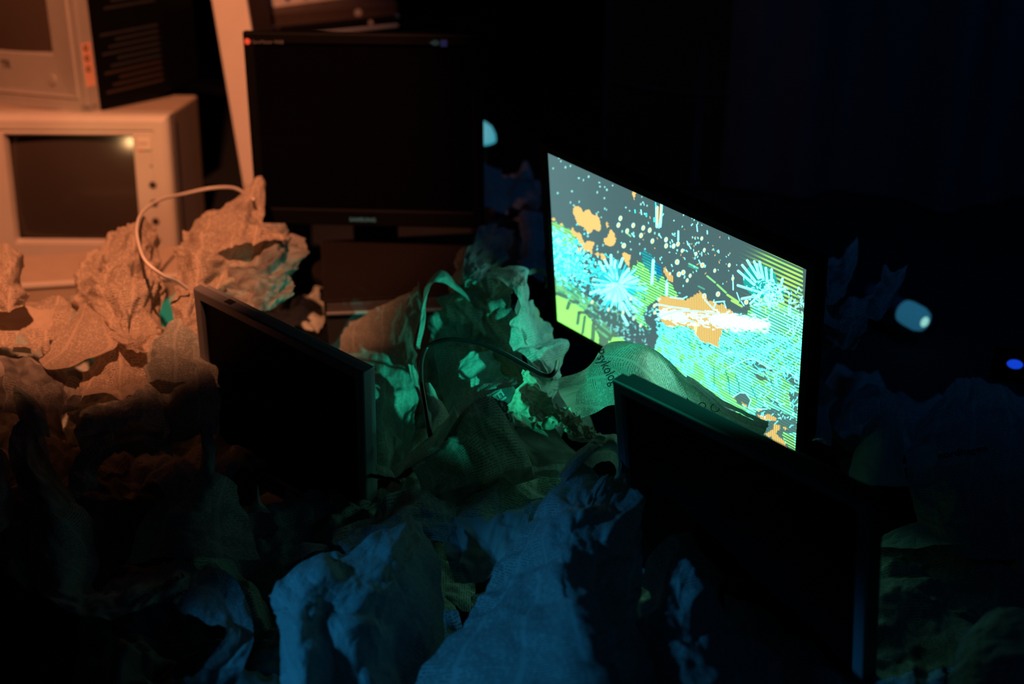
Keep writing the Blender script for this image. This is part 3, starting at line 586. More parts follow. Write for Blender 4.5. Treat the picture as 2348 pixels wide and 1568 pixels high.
# ------------------------------------------------------------------ leaning slim case
def lean_pose(a, b):
    """x across, z from b up to a"""
    A_, B_ = W(*a), W(*b); Z = (A_-B_).normalized(); fwd = c2w((0.22, 0, 1)); Xv = fwd.cross(Z).normalized()*1.0; Y = Z.cross(Xv)
    m = Matrix.Identity(4)
    for i in range(3): m[i][0], m[i][1], m[i][2], m[i][3] = Xv[i], Y[i], Z[i], B_[i]
    return m, (A_-B_).length
ml, ll = lean_pose((497, -160, 2.76), (632, 640, 2.86))
cs = empty('computer_case', ml); tag(cs, 'slim beige computer case leaning behind the black monitor', 'computer case')
box('front_panel', (-0.036, 0.036, 0.0, 0.012, 0, ll), M['beige'], cs, 0.004, 3); box('body', (-0.034, 0.034, 0.012, 0.13, 0.003, ll-0.003), M['brown_plastic'], cs, 0.003)

# ------------------------------------------------------------------ boxes stacked at the top
def player(name, label, cat, px_, py_, D, yaw, wd, hh, m, strip=None, dep=0.25):
    r = empty(name, level(px_, py_, D, math.radians(yaw))); tag(r, label, cat)
    box('body', (0, wd, 0.004, dep, 0, hh), M['brown_plastic'] if m is not M['beige'] else M['beige_side'], r, 0.004)
    box('front_panel', (0.001, wd-0.001, -0.004, 0.006, 0.001, hh-0.001), m, r, 0.003)
    if strip: box('edge_strip', (-0.001, wd+0.001, -0.009, -0.003, -0.004, 0.003), strip, r, 0.0015)
    return r
d1 = player('disc_player', 'low black player with a dull metal strip, lowest of the stack behind the black monitor', 'disc player', 640, 83, 3.0, 22, 0.26, 0.022, M['black_plastic'], M['silver_grey'])
d2 = player('disc_player', 'brown player with a shining metal strip along its lower edge', 'disc player', 556, 66, 3.0, 20, 0.34, 0.030, M['brown_plastic'], M['chrome'])
cylo('button', (0.25, -0.004, 0.014), (0, -1, 0), 0.008, 0.003, M['silver'], d2)
d3 = player('video_recorder', 'beige front with small round buttons at the top edge of the picture', 'video recorder', 550, 42, 3.02, 30, 0.42, 0.10, M['beige'])
for x_, mm in ((0.018, M['red']), (0.058, M['brown_plastic']), (0.108, M['blue_sticker']), (0.150, M['brown_plastic']), (0.19, M['brown_plastic'])):
    cylo('button', (x_, -0.004, 0.030), (0, -1, 0), 0.0055, 0.003, mm, d3)
cylo('button', (0.20, -0.004, 0.011), (0, -1, 0), 0.005, 0.002, M['silver'], d1)
zc = min(d1.matrix_world.translation.z, d2.matrix_world.translation.z) - 0.006
sh = solid_on_floor('cabinet', 'dark cabinet carrying the stacked players behind the black monitor', 'cabinet', Matrix.Translation((W(640, 70, 3.0).x, W(640, 70, 3.0).y+0.05, d1.matrix_world.translation.z-0.010)) @ Matrix.Rotation(math.radians(22), 4, 'Z'), 0.5, 0.3, 0, M['black_plastic'])

# ------------------------------------------------------------------ crumpled newspapers
def facets(S, T, cell, rng):
    """flat triangular facets between random heights: the creased look of crushed paper"""
    a = rng.rand()*np.pi; x = (S*np.cos(a)+T*np.sin(a))/cell+rng.rand()*50+60; y = (-S*np.sin(a)+T*np.cos(a))/cell+rng.rand()*50+60
    x = x+0.28*np.sin(y*1.9+rng.rand()*6)+0.16*np.sin(y*4.3+x*1.1); y = y+0.28*np.sin(x*2.1+rng.rand()*6)
    y2 = y*1.1547; x2 = x-y2*0.5; i = np.floor(x2).astype(int); j = np.floor(y2).astype(int); fx = x2-i; fy = y2-j
    tab = rng.rand(256, 256)*2-1; g = lambda p, q: tab[p % 256, q % 256]
    lo = g(i, j)*(1-fx-fy)+g(i+1, j)*fx+g(i, j+1)*fy; hi = g(i+1, j+1)*(fx+fy-1)+g(i, j+1)*(1-fx)+g(i+1, j)*(1-fy)
    return np.where(fx+fy < 1, lo, hi)*cell
def crumple(S, T, seed, scale=1.0, kind=0):
    """height of creased paper in metres for unit amplitude"""
    rng = np.random.RandomState(seed); h = np.zeros_like(S); sc = 1.0/scale
    h += 22*facets(S, T, 0.075*sc, rng)+30*facets(S, T, 0.036*sc, rng)+24*facets(S, T, 0.017*sc, rng)+12*facets(S, T, 0.009*sc, rng)
    for k in range(4):
        a = rng.rand()*np.pi; f = rng.uniform(6, 13)*scale
        t = (S*np.cos(a)+T*np.sin(a))*f+rng.rand()*9+0.25*np.sin((S-T)*f+rng.rand()*6); tri = np.abs((t % 1)*2-1)
        h += tri*(0.5+0.5*np.sin(S*13+rng.rand()*6)*np.sin(T*11+rng.rand()*6))*3.0/f
    return h - h.mean()
def catmull(P, n, axis):
    P = np.moveaxis(P, axis, 0); m = len(P); t = np.linspace(0, m-1, n); i = np.minimum(t.astype(int), m-2); f = (t-i).reshape((-1,)+(1,)*(P.ndim-1))
    g = lambda j: P[np.clip(j, 0, m-1)]
    p0 = np.where((i > 0).reshape(f.shape), g(i-1), 2*g(i)-g(i+1)); p3 = np.where((i < m-2).reshape(f.shape), g(i+2), 2*g(i+1)-g(i)); p1, p2 = g(i), g(i+1)
    r = 0.5*((2*p1)+(-p0+p2)*f+(2*p0-5*p1+4*p2-p3)*f*f+(-p0+3*p1-3*p2+p3)*f**3)
    return np.moveaxis(r, 0, axis)
SHEETS = {}
def grid_mesh(name, G, S, T):
    nv, nu = G.shape[:2]; me = bpy.data.meshes.new(name); idx = np.arange(nv*nu).reshape(nv, nu)
    q = np.stack([idx[:-1, :-1], idx[1:, :-1], idx[1:, 1:], idx[:-1, 1:]], -1).reshape(-1, 4)
    me.vertices.add(nv*nu); me.vertices.foreach_set('co', G.reshape(-1, 3).astype(np.float32).ravel())
    me.loops.add(q.size); me.loops.foreach_set('vertex_index', q.ravel().astype(np.int32))
    me.polygons.add(len(q)); me.polygons.foreach_set('loop_start', np.arange(0, q.size, 4, dtype=np.int32))
    me.polygons.foreach_set('use_smooth', np.ones(len(q), bool)); me.update()
    uv = me.uv_layers.new(name='UVMap'); st = np.stack([S.ravel(), T.ravel()], 1)[q.ravel()]
    uv.data.foreach_set('uv', st.astype(np.float32).ravel()); me.validate()
    return me
def normals(G):
    a = np.gradient(G, axis=0); b = np.gradient(G, axis=1); n = np.cross(a, b); return n/np.maximum(np.linalg.norm(n, axis=-1, keepdims=True), 1e-9)
def sheet(key, label, rows, m='news', amp=0.006, scale=1.0, seed=None, res=1.0, group=None, uvrot=0.0):
    seed = seed if seed is not None else sum(map(ord, key))
    P = np.array([[list(W(*p)) for p in r] for r in rows])
    ls = np.linalg.norm(np.diff(P, axis=1), axis=-1).sum(1).mean(); lt = np.linalg.norm(np.diff(P, axis=0), axis=-1).sum(0).mean()
    nu = int(np.clip(ls/0.0026*res, 14, 170)); nv = int(np.clip(lt/0.0026*res, 14, 170))
    G = catmull(catmull(P, nv, 0), nu, 1)
    S, T = np.meshgrid(np.linspace(0, ls, nu), np.linspace(0, lt, nv))
    N = normals(G); h = crumple(S, T, seed, scale); h2 = crumple(S+3, T, seed+5, scale)
    edge = 1.0
    G = G + N*(h*amp*edge)[..., None]
    tS = np.gradient(G, axis=1); tS /= np.maximum(np.linalg.norm(tS, axis=-1, keepdims=True), 1e-9)
    G = G + tS*(h2*amp*0.35)[..., None]
    G[..., 2] = np.maximum(G[..., 2], 0.004)
    if uvrot:
        c, s = math.cos(uvrot), math.sin(uvrot); S, T = S*c-T*s, S*s+T*c
    o = link('newspaper_sheet', grid_mesh('newspaper_sheet', G, S, T), M[m])
    tag(o, label, 'newspaper', group); SHEETS[key] = (o, G)
    return o
def print_on(key, s, start, end, height, m=None, bold=0.0, name='headline', lift=0.0012, mesh=None, label=None):
    """lettering printed on a sheet between two spots, following its surface"""
    o, G = SHEETS[key]; me = mesh or text_mesh(s, 1.0, bold)
    bm = bmesh.new(); bm.from_mesh(me); bmesh.ops.triangulate(bm, faces=bm.faces)
    bmesh.ops.subdivide_edges(bm, edges=[e for e in bm.edges if e.calc_length() > 0.15], cuts=2, use_grid_fill=False); bmesh.ops.triangulate(bm, faces=bm.faces); bm.to_mesh(me); bm.free()
    co = np.empty(len(me.vertices)*3); me.vertices.foreach_get('co', co); co = co.reshape(-1, 3); wmax = max(co[:, 0].max(), 1e-6)
    st, en = np.array(start, float), np.array(end, float); L_ = np.linalg.norm(en-st); ux = (en-st)/L_; uy = np.array((ux[1], -ux[0]))
    q = st + co[:, :1]/wmax*L_*ux + co[:, 1:2]*height*uy
    Gc = G.reshape(-1, 3) - np.array((0, 0, H)); cx_ = Gc[:, 0]; cy_ = -SN*Gc[:, 1]-CS*Gc[:, 2]; cz_ = CS*Gc[:, 1]-SN*Gc[:, 2]
    PX = CX+F*cx_/cz_; PY = CY+F*cy_/cz_; out = np.zeros_like(co)
    ctr = np.array((0, 0, H))
    for i, p in enumerate(q):
        d2 = (PX-p[0])**2+(PY-p[1])**2; near = np.argpartition(d2, 6)[:6]; zmin = cz_[near].min()
        near = near[cz_[near] < zmin+0.02]; wgt = 1/(d2[near]+0.3); D_ = (cz_[near]*wgt).sum()/wgt.sum()
        out[i] = W(p[0], p[1], D_-lift)
    me.vertices.foreach_set('co', out.ravel()); me.update()
    c = link(name, me, m or M['ink'], o)
    if label: c['label'] = label
    return c

# --- the heap between the grey-framed and the glowing monitor
sheet('S1', 'large newspaper page with fine text lines standing right behind the grey-framed monitor', [
    [(800,735,2.32),(870,705,2.28),(925,668,2.24),(962,640,2.2)], [(780,790,2.27),(860,790,2.24),(915,790,2.19),(955,790,2.13)],
    [(790,880,2.16),(860,890,2.08),(915,890,2.11),(960,890,2.12)], [(800,990,2.10),(860,1000,2.02),(910,1000,2.04),(948,975,2.04)], [(820,1110,2.03),(870,1100,1.98),(905,1090,1.98),(932,1055,1.98)]], 'news_fine', 0.005, uvrot=0.06)
sheet('S1b', 'narrow bright green curled edge of a page above the black cable', [
    [(1078,690,2.12),(1076,687,2.13),(1072,682,2.15)], [(1045,662,2.12),(1047,655,2.13),(1046,649,2.16)], [(1018,645,2.12),(1022,632,2.13),(1020,624,2.17)],
    [(990,650,2.12),(994,640,2.13),(1000,627,2.17)], [(974,690,2.11),(980,685,2.12),(976,662,2.18)], [(966,740,2.09),(977,735,2.10),(972,730,2.16)], [(957,800,2.06),(962,800,2.07),(966,800,2.1)]], 'news_plain', 0.002)
sheet('S2', 'narrow folded page with green edge hanging in the gap beside the black cable', [
    [(938,835,2.04),(950,838,2.04),(960,845,2.06)], [(945,870,2.02),(958,872,2.02),(968,880,2.05)], [(962,930,1.98),(972,930,1.98),(982,930,2.0)], [(948,990,1.93),(970,985,1.94),(1000,990,1.97)], [(930,1052,1.89),(950,1035,1.91),(980,1015,1.94)]], 'news_fine', 0.004)
sheet('S3', 'small bent page with text and pale rim at the foot of the black cable', [
    [(976,878,1.99),(983,878,1.98),(990,883,1.985)], [(985,925,1.95),(1003,920,1.95),(1018,925,1.97)], [(990,975,1.92),(1012,960,1.93),(1034,968,1.95)], [(985,1022,1.90),(1000,1010,1.91),(1014,1000,1.93)]], 'news_fine', 0.004)
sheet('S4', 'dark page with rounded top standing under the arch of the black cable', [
    [(985,800,2.200),(1003,755,2.200),(1040,738,2.180),(1080,745,2.140)], [(968,860,2.160),(1000,850,2.140),(1040,845,2.120),(1085,850,2.080)], [(975,930,2.110),(1010,925,2.100),(1045,920,2.080),(1078,905,2.040)], [(990,1005,2.060),(1020,995,2.050),(1050,975,2.030),(1072,945,2.010)]], 'news_dark', 0.005)  # darker paper colour stands in for shade under the cable arch
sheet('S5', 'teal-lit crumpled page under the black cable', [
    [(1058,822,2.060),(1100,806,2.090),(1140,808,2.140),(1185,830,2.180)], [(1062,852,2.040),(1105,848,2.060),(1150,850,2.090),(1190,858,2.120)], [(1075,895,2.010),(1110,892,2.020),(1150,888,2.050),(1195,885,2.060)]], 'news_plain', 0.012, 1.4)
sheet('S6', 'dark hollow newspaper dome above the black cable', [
    [(1010,690,2.22),(1070,640,2.2),(1135,632,2.17),(1172,645,2.11)], [(990,730,2.2),(1055,715,2.16),(1130,710,2.11),(1182,705,2.05)], [(1000,790,2.16),(1060,795,2.12),(1120,795,2.08),(1185,785,2.03)]], 'news_dark', 0.013, 1.2)  # shade inside the dome is put into the darker paper
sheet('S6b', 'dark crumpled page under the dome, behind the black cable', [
    [(1000,760,2.230),(1060,750,2.210),(1120,750,2.180),(1180,760,2.140)], [(1010,810,2.180),(1070,810,2.160),(1130,812,2.130),(1200,820,2.090)], [(1030,870,2.140),(1090,870,2.120),(1150,880,2.090),(1230,890,2.040)]], 'news_dark', 0.012, 1.2)  # dark paper tone adds the shade beneath the dome
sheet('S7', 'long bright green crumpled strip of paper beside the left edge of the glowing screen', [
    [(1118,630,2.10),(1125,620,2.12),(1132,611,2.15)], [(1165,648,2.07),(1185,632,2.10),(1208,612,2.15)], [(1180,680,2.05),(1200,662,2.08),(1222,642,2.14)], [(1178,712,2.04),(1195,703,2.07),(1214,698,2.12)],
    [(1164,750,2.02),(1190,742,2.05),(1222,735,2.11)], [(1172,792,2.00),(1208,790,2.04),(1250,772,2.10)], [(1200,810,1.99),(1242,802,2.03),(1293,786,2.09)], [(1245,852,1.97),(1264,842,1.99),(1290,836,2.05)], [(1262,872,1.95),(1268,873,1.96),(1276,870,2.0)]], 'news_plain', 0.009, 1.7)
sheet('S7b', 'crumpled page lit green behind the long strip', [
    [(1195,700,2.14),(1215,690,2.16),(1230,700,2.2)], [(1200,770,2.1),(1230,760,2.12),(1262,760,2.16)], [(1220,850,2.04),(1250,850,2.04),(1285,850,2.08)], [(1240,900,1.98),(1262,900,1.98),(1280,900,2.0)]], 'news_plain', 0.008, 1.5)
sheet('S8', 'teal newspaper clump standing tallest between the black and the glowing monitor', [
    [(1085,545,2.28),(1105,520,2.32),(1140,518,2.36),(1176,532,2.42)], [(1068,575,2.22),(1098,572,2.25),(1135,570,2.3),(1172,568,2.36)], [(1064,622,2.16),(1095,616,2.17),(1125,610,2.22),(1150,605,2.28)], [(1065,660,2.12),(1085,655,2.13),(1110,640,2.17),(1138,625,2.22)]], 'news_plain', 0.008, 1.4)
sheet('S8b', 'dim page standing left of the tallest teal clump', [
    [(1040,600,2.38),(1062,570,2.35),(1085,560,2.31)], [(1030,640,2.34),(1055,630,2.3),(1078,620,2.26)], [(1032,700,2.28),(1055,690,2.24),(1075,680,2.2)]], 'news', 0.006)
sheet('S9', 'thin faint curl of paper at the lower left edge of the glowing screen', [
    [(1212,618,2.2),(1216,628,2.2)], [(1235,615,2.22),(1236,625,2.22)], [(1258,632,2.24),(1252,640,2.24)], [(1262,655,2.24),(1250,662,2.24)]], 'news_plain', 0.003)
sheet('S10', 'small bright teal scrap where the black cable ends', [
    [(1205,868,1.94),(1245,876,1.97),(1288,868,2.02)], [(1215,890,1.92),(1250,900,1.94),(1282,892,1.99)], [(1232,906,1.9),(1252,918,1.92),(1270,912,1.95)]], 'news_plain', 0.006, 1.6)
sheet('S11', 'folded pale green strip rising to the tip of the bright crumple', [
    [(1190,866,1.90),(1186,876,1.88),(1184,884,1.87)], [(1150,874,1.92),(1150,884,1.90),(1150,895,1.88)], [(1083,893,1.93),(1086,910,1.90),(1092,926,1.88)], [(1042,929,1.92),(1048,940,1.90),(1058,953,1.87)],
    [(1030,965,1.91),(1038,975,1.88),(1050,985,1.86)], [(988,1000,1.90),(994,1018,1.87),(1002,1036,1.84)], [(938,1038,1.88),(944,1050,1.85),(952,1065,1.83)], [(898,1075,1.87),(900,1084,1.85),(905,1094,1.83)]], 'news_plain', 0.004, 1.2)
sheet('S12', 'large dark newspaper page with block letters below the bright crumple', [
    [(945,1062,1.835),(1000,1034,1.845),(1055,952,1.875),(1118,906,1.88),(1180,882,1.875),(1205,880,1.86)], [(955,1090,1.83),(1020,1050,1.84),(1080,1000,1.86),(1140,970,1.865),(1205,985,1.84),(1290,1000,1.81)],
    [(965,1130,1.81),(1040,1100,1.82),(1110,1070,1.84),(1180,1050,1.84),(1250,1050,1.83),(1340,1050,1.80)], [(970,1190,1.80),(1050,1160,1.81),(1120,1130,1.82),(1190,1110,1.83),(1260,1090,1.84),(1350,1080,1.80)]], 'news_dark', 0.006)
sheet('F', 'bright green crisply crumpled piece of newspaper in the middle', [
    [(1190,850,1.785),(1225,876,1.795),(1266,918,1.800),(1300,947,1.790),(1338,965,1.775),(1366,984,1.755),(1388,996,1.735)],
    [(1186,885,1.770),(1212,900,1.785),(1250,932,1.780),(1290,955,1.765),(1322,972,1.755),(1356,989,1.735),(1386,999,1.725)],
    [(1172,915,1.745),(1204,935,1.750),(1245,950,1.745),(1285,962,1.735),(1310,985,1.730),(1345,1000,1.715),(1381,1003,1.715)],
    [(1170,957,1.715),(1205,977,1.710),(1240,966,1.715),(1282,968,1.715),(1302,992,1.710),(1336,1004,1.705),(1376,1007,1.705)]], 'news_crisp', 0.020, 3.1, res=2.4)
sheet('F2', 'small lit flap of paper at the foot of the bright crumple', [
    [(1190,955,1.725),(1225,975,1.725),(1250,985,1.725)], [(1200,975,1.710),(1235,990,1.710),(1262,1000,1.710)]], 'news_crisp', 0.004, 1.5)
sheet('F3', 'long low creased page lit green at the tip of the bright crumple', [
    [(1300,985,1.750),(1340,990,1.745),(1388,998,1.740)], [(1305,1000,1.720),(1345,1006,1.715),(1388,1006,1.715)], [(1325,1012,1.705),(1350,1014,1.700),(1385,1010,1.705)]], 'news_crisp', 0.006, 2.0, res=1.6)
# --- the arch in front of the glowing screen
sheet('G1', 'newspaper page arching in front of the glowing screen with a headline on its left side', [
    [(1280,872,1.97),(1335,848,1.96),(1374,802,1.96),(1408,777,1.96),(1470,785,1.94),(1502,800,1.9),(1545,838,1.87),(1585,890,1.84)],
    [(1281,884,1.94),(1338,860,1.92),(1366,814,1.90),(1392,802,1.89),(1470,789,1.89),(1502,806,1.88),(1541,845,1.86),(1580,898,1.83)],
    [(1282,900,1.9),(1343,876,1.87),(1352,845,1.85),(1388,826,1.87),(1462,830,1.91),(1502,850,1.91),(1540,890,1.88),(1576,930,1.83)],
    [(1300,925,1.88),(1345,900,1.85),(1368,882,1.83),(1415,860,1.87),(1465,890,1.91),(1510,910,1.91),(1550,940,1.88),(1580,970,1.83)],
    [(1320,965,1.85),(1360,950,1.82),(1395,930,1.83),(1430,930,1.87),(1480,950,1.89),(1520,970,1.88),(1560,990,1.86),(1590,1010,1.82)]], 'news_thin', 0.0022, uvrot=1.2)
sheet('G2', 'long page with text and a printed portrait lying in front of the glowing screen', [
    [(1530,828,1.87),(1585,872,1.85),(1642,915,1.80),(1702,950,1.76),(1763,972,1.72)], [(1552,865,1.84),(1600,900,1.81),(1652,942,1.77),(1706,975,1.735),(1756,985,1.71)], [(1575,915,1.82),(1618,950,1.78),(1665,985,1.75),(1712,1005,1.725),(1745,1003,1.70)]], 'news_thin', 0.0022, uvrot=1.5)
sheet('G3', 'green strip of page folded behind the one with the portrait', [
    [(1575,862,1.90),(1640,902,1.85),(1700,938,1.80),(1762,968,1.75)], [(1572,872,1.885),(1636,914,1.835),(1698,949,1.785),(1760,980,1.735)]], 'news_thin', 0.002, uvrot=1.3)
# --- peak and big blue-lit sheets in front
sheet('I', 'dark peaked fold of newspaper beside the corner of the dull grey frame', [
    [(1282,1098,1.72),(1328,1042,1.745),(1384,1003,1.755),(1410,1001,1.755),(1432,1040,1.74),(1428,1095,1.71)], [(1300,1104,1.685),(1343,1052,1.705),(1384,1022,1.72),(1404,1020,1.72),(1420,1046,1.71),(1419,1094,1.69)],
    [(1322,1110,1.74),(1350,1080,1.77),(1380,1058,1.785),(1400,1058,1.785),(1410,1075,1.77),(1412,1102,1.74)]], 'news', 0.0035)
sheet('H2', 'big blue-lit newspaper tent running down to the bottom edge, right of the wide pale one', [
    [(1322,1062,1.73),(1358,1068,1.71),(1386,1082,1.69),(1410,1092,1.70),(1428,1104,1.72)], [(1230,1175,1.67),(1280,1170,1.625),(1328,1168,1.58),(1395,1185,1.595),(1462,1195,1.63)],
    [(1140,1300,1.61),(1212,1288,1.56),(1292,1265,1.505),(1380,1300,1.52),(1472,1312,1.56)], [(1050,1430,1.56),(1170,1415,1.49),(1302,1400,1.43),(1400,1420,1.455),(1492,1430,1.5)], [(925,1610,1.47),(1130,1595,1.41),(1342,1592,1.36),(1440,1605,1.38),(1540,1610,1.43)]], 'news', 0.007, 0.9)
sheet('H1', 'wide pale blue-lit newspaper sheet at the bottom with a straight upper edge', [
    [(610,1352,1.56),(655,1312,1.585),(735,1268,1.61),(800,1243,1.63),(880,1203,1.66),(942,1177,1.68),(978,1192,1.70)], [(618,1400,1.53),(668,1378,1.51),(742,1345,1.53),(812,1335,1.55),(882,1305,1.58),(950,1290,1.61),(1003,1275,1.67)],
    [(642,1470,1.51),(684,1450,1.47),(752,1440,1.5),(820,1438,1.5),(890,1430,1.54),(960,1420,1.58),(1010,1405,1.63)], [(650,1610,1.46),(702,1595,1.42),(772,1595,1.46),(840,1590,1.46),(900,1590,1.49),(980,1590,1.53),(1040,1590,1.58)]], 'news_plain', 0.006, 0.8, uvrot=0.4)
sheet('H0', 'dim newspaper fold between the grey-framed monitor and the wide pale sheet', [
    [(770,1235,1.74),(845,1165,1.79),(930,1100,1.83),(1035,1095,1.85)], [(765,1262,1.68),(850,1215,1.72),(940,1168,1.75),(1050,1165,1.77)], [(800,1300,1.66),(880,1250,1.69),(960,1230,1.72),(1060,1240,1.73)]], 'news', 0.008)
sheet('M2', 'dark newspaper page in the hollow left of the peaked fold', [
    [(1000,1135,1.86),(1100,1102,1.88),(1200,1082,1.88),(1290,1080,1.86)], [(1015,1205,1.77),(1110,1190,1.76),(1190,1180,1.76),(1265,1150,1.77)], [(1040,1330,1.68),(1100,1320,1.66),(1150,1290,1.66),(1205,1245,1.68)]], 'news', 0.009)
sheet('M3', 'small teal-lit scrap on the dark page left of the peaked fold', [
    [(1225,1075,1.84),(1255,1062,1.85),(1285,1068,1.85)], [(1230,1092,1.82),(1258,1098,1.82),(1282,1100,1.82)]], 'news_plain', 0.004)
sheet('M4', 'small green-lit scrap at the foot of the grey-framed monitor', [
    [(860,1062,1.90),(880,1070,1.90),(905,1085,1.9)], [(862,1078,1.88),(882,1092,1.87),(905,1098,1.86)]], 'news_fine', 0.003)
# --- bottom left
sheet('J1', 'big curved newspaper ribbon sweeping down the left side and along the bottom', [
    [(30,975,1.88),(65,965,1.9),(98,955,1.93)], [(18,1060,1.81),(75,1060,1.8),(142,1080,1.85)], [(62,1180,1.73),(130,1180,1.72),(208,1205,1.78)], [(66,1290,1.67),(140,1290,1.66),(230,1290,1.72)], [(108,1370,1.61),(160,1350,1.62),(216,1335,1.68)],
    [(200,1410,1.575),(232,1372,1.61),(264,1335,1.68)], [(290,1413,1.57),(310,1365,1.61),(332,1315,1.69)], [(370,1388,1.60),(395,1340,1.63),(420,1285,1.70)], [(430,1400,1.6),(450,1365,1.63),(472,1330,1.68)]], 'news_fine', 0.005, uvrot=0.8)
sheet('J1b', 'dim newspaper loop curling down to the bottom edge left of the wide pale sheet', [
    [(425,1305,1.68),(418,1350,1.63),(412,1400,1.6)], [(525,1325,1.64),(495,1380,1.6),(468,1430,1.56)], [(580,1430,1.57),(548,1440,1.55),(518,1450,1.53)], [(565,1525,1.5),(515,1528,1.49),(468,1532,1.48)], [(500,1610,1.45),(460,1608,1.44),(420,1605,1.43)]], 'news', 0.005)
sheet('J2', 'pointed newspaper corner with a dark picture standing at the left edge', [
    [(28,890,1.96),(38,884,1.95),(48,884,1.96)], [(36,925,1.93),(62,920,1.91),(80,915,1.93)], [(50,965,1.90),(82,955,1.88),(105,950,1.90)], [(75,1010,1.88),(98,1000,1.87),(118,1000,1.88)]], 'news_plain', 0.003)
sheet('J3', 'blue-lit newspaper arch lying between the pointed corner and the grey-framed monitor', [
    [(150,912,2.02),(230,900,2.04),(310,897,2.04),(378,925,2.02)], [(160,958,1.95),(230,945,1.95),(320,948,1.96),(392,975,1.96)], [(175,1040,1.9),(250,1030,1.92),(330,1030,1.92),(405,1042,1.92)]], 'news', 0.010)
sheet('J4', 'thin looped newspaper strip lying below the blue-lit arch', [
    [(372,985,1.92),(368,1000,1.89),(365,1015,1.87)], [(302,960,1.90),(310,980,1.86),(318,1008,1.84)], [(262,982,1.88),(264,1005,1.85),(268,1032,1.83)], [(178,1045,1.84),(200,1060,1.82),(226,1072,1.81)], [(164,1090,1.81),(192,1098,1.79),(226,1105,1.79)], [(190,1142,1.78),(202,1132,1.77),(222,1120,1.78)]], 'news', 0.004)
sheet('J5', 'newspaper page rising to a thin peak left of the grey-framed monitor', [
    [(452,975,1.90),(462,970,1.90),(472,985,1.90)], [(455,1050,1.85),(475,1040,1.84),(492,1072,1.85)], [(438,1115,1.81),(482,1100,1.79),(532,1125,1.82)], [(330,1190,1.77),(442,1180,1.73),(575,1195,1.76)], [(280,1290,1.73),(430,1275,1.67),(592,1280,1.70)]], 'news_fine', 0.005)
sheet('J6', 'tiny upright spike of paper below the grey-framed monitor', [
    [(586,1112,1.86),(590,1108,1.86),(594,1114,1.86)], [(582,1150,1.84),(590,1146,1.84),(600,1152,1.84)], [(560,1185,1.82),(590,1175,1.82),(622,1178,1.82)]], 'news_plain', 0.002)
sheet('J7', 'small teal-lit crumpled corner touching the lower corner of the grey-framed monitor', [
    [(655,1262,1.72),(700,1240,1.73),(750,1250,1.73)], [(665,1282,1.70),(710,1275,1.69),(752,1268,1.70)]], 'news_plain', 0.006, 1.5)
sheet('J8', 'dark newspaper page hanging at the far left edge beside the curved ribbon', [
    [(-60,1040,1.85),(0,1030,1.85),(30,1060,1.86)], [(-60,1130,1.78),(0,1120,1.76),(34,1140,1.78)], [(-60,1240,1.7),(-10,1235,1.69),(20,1205,1.71)]], 'news_fine', 0.005)
# --- warm-lit papers on the left
sheet('K1', 'big orange-lit crumpled newspaper in front of the tube monitor, inside the white cable', [
    [(200,572,2.34),(240,548,2.36),(290,520,2.38),(330,512,2.40),(360,535,2.42)], [(182,620,2.27),(230,608,2.24),(290,590,2.25),(338,585,2.30),(368,600,2.34)], [(165,680,2.22),(228,672,2.18),(290,660,2.17),(340,660,2.21),(372,668,2.25)], [(175,740,2.18),(235,742,2.12),(290,750,2.10),(350,760,2.14),(385,770,2.18)], [(230,790,2.12),(270,795,2.08),(310,805,2.06),(360,812,2.09),(400,820,2.12)]], 'news_warm_lit', 0.012, 1.4)
sheet('K2', 'orange-lit newspaper slope between the white cable and the black monitor', [
    [(522,458,2.44),(552,435,2.46),(585,415,2.48),(605,440,2.48)], [(440,505,2.38),(490,495,2.38),(560,480,2.41),(608,510,2.42)], [(408,560,2.31),(470,558,2.28),(540,550,2.32),(600,560,2.35)], [(400,640,2.22),(450,640,2.2),(510,630,2.24),(570,620,2.28)], [(398,740,2.14),(430,732,2.13),(470,720,2.16),(505,700,2.2)], [(380,820,2.08),(410,810,2.08),(440,800,2.1),(470,790,2.14)]], 'news_warm_lit', 0.011, 1.2)
sheet('K2b', 'small orange crumpled crest touching the lower left corner of the black monitor', [
    [(500,545,2.3),(545,520,2.32),(600,515,2.36),(655,530,2.38)], [(505,585,2.26),(550,565,2.27),(600,560,2.3),(650,560,2.34)]], 'news_warm_lit', 0.012, 1.6)
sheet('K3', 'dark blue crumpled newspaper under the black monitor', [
    [(590,535,2.38),(630,522,2.4),(670,532,2.41),(690,565,2.42)], [(545,600,2.3),(600,590,2.29),(650,590,2.32),(682,605,2.36)], [(528,660,2.24),(590,650,2.22),(640,650,2.25),(668,645,2.3)], [(540,712,2.2),(590,715,2.16),(630,705,2.19),(652,690,2.24)]], 'news_dark', 0.012, 1.4)  # darker paper stands in for the missing warm light here
sheet('K4', 'red-tinged newspaper page curling at the left edge below the tube monitor', [
    [(-50,545,2.24),(0,548,2.22),(28,572,2.22),(52,615,2.24)], [(-50,630,2.17),(0,628,2.14),(32,640,2.14),(60,660,2.17)], [(-50,710,2.11),(0,705,2.08),(30,705,2.08),(56,700,2.12)]], 'news_warm_lit', 0.006)
sheet('K5', 'flat brown newspaper page at the left edge, left of the dark crease', [
    [(-60,690,2.24),(50,685,2.25),(130,688,2.25),(182,690,2.24)], [(-60,740,2.15),(40,745,2.14),(110,750,2.14),(150,745,2.15)], [(-60,815,2.07),(20,815,2.05),(80,818,2.05),(92,815,2.06)]], 'news_warm_lit', 0.009)
sheet('K6', 'folded orange newspaper page with sharp corner right of the dark crease', [
    [(184,694,2.20),(205,694,2.19),(226,700,2.19)], [(152,745,2.13),(205,745,2.11),(246,752,2.12)], [(112,795,2.07),(180,800,2.05),(266,795,2.06)], [(88,822,2.04),(110,845,2.01),(165,845,2.01)]], 'news_warm_lit', 0.003)
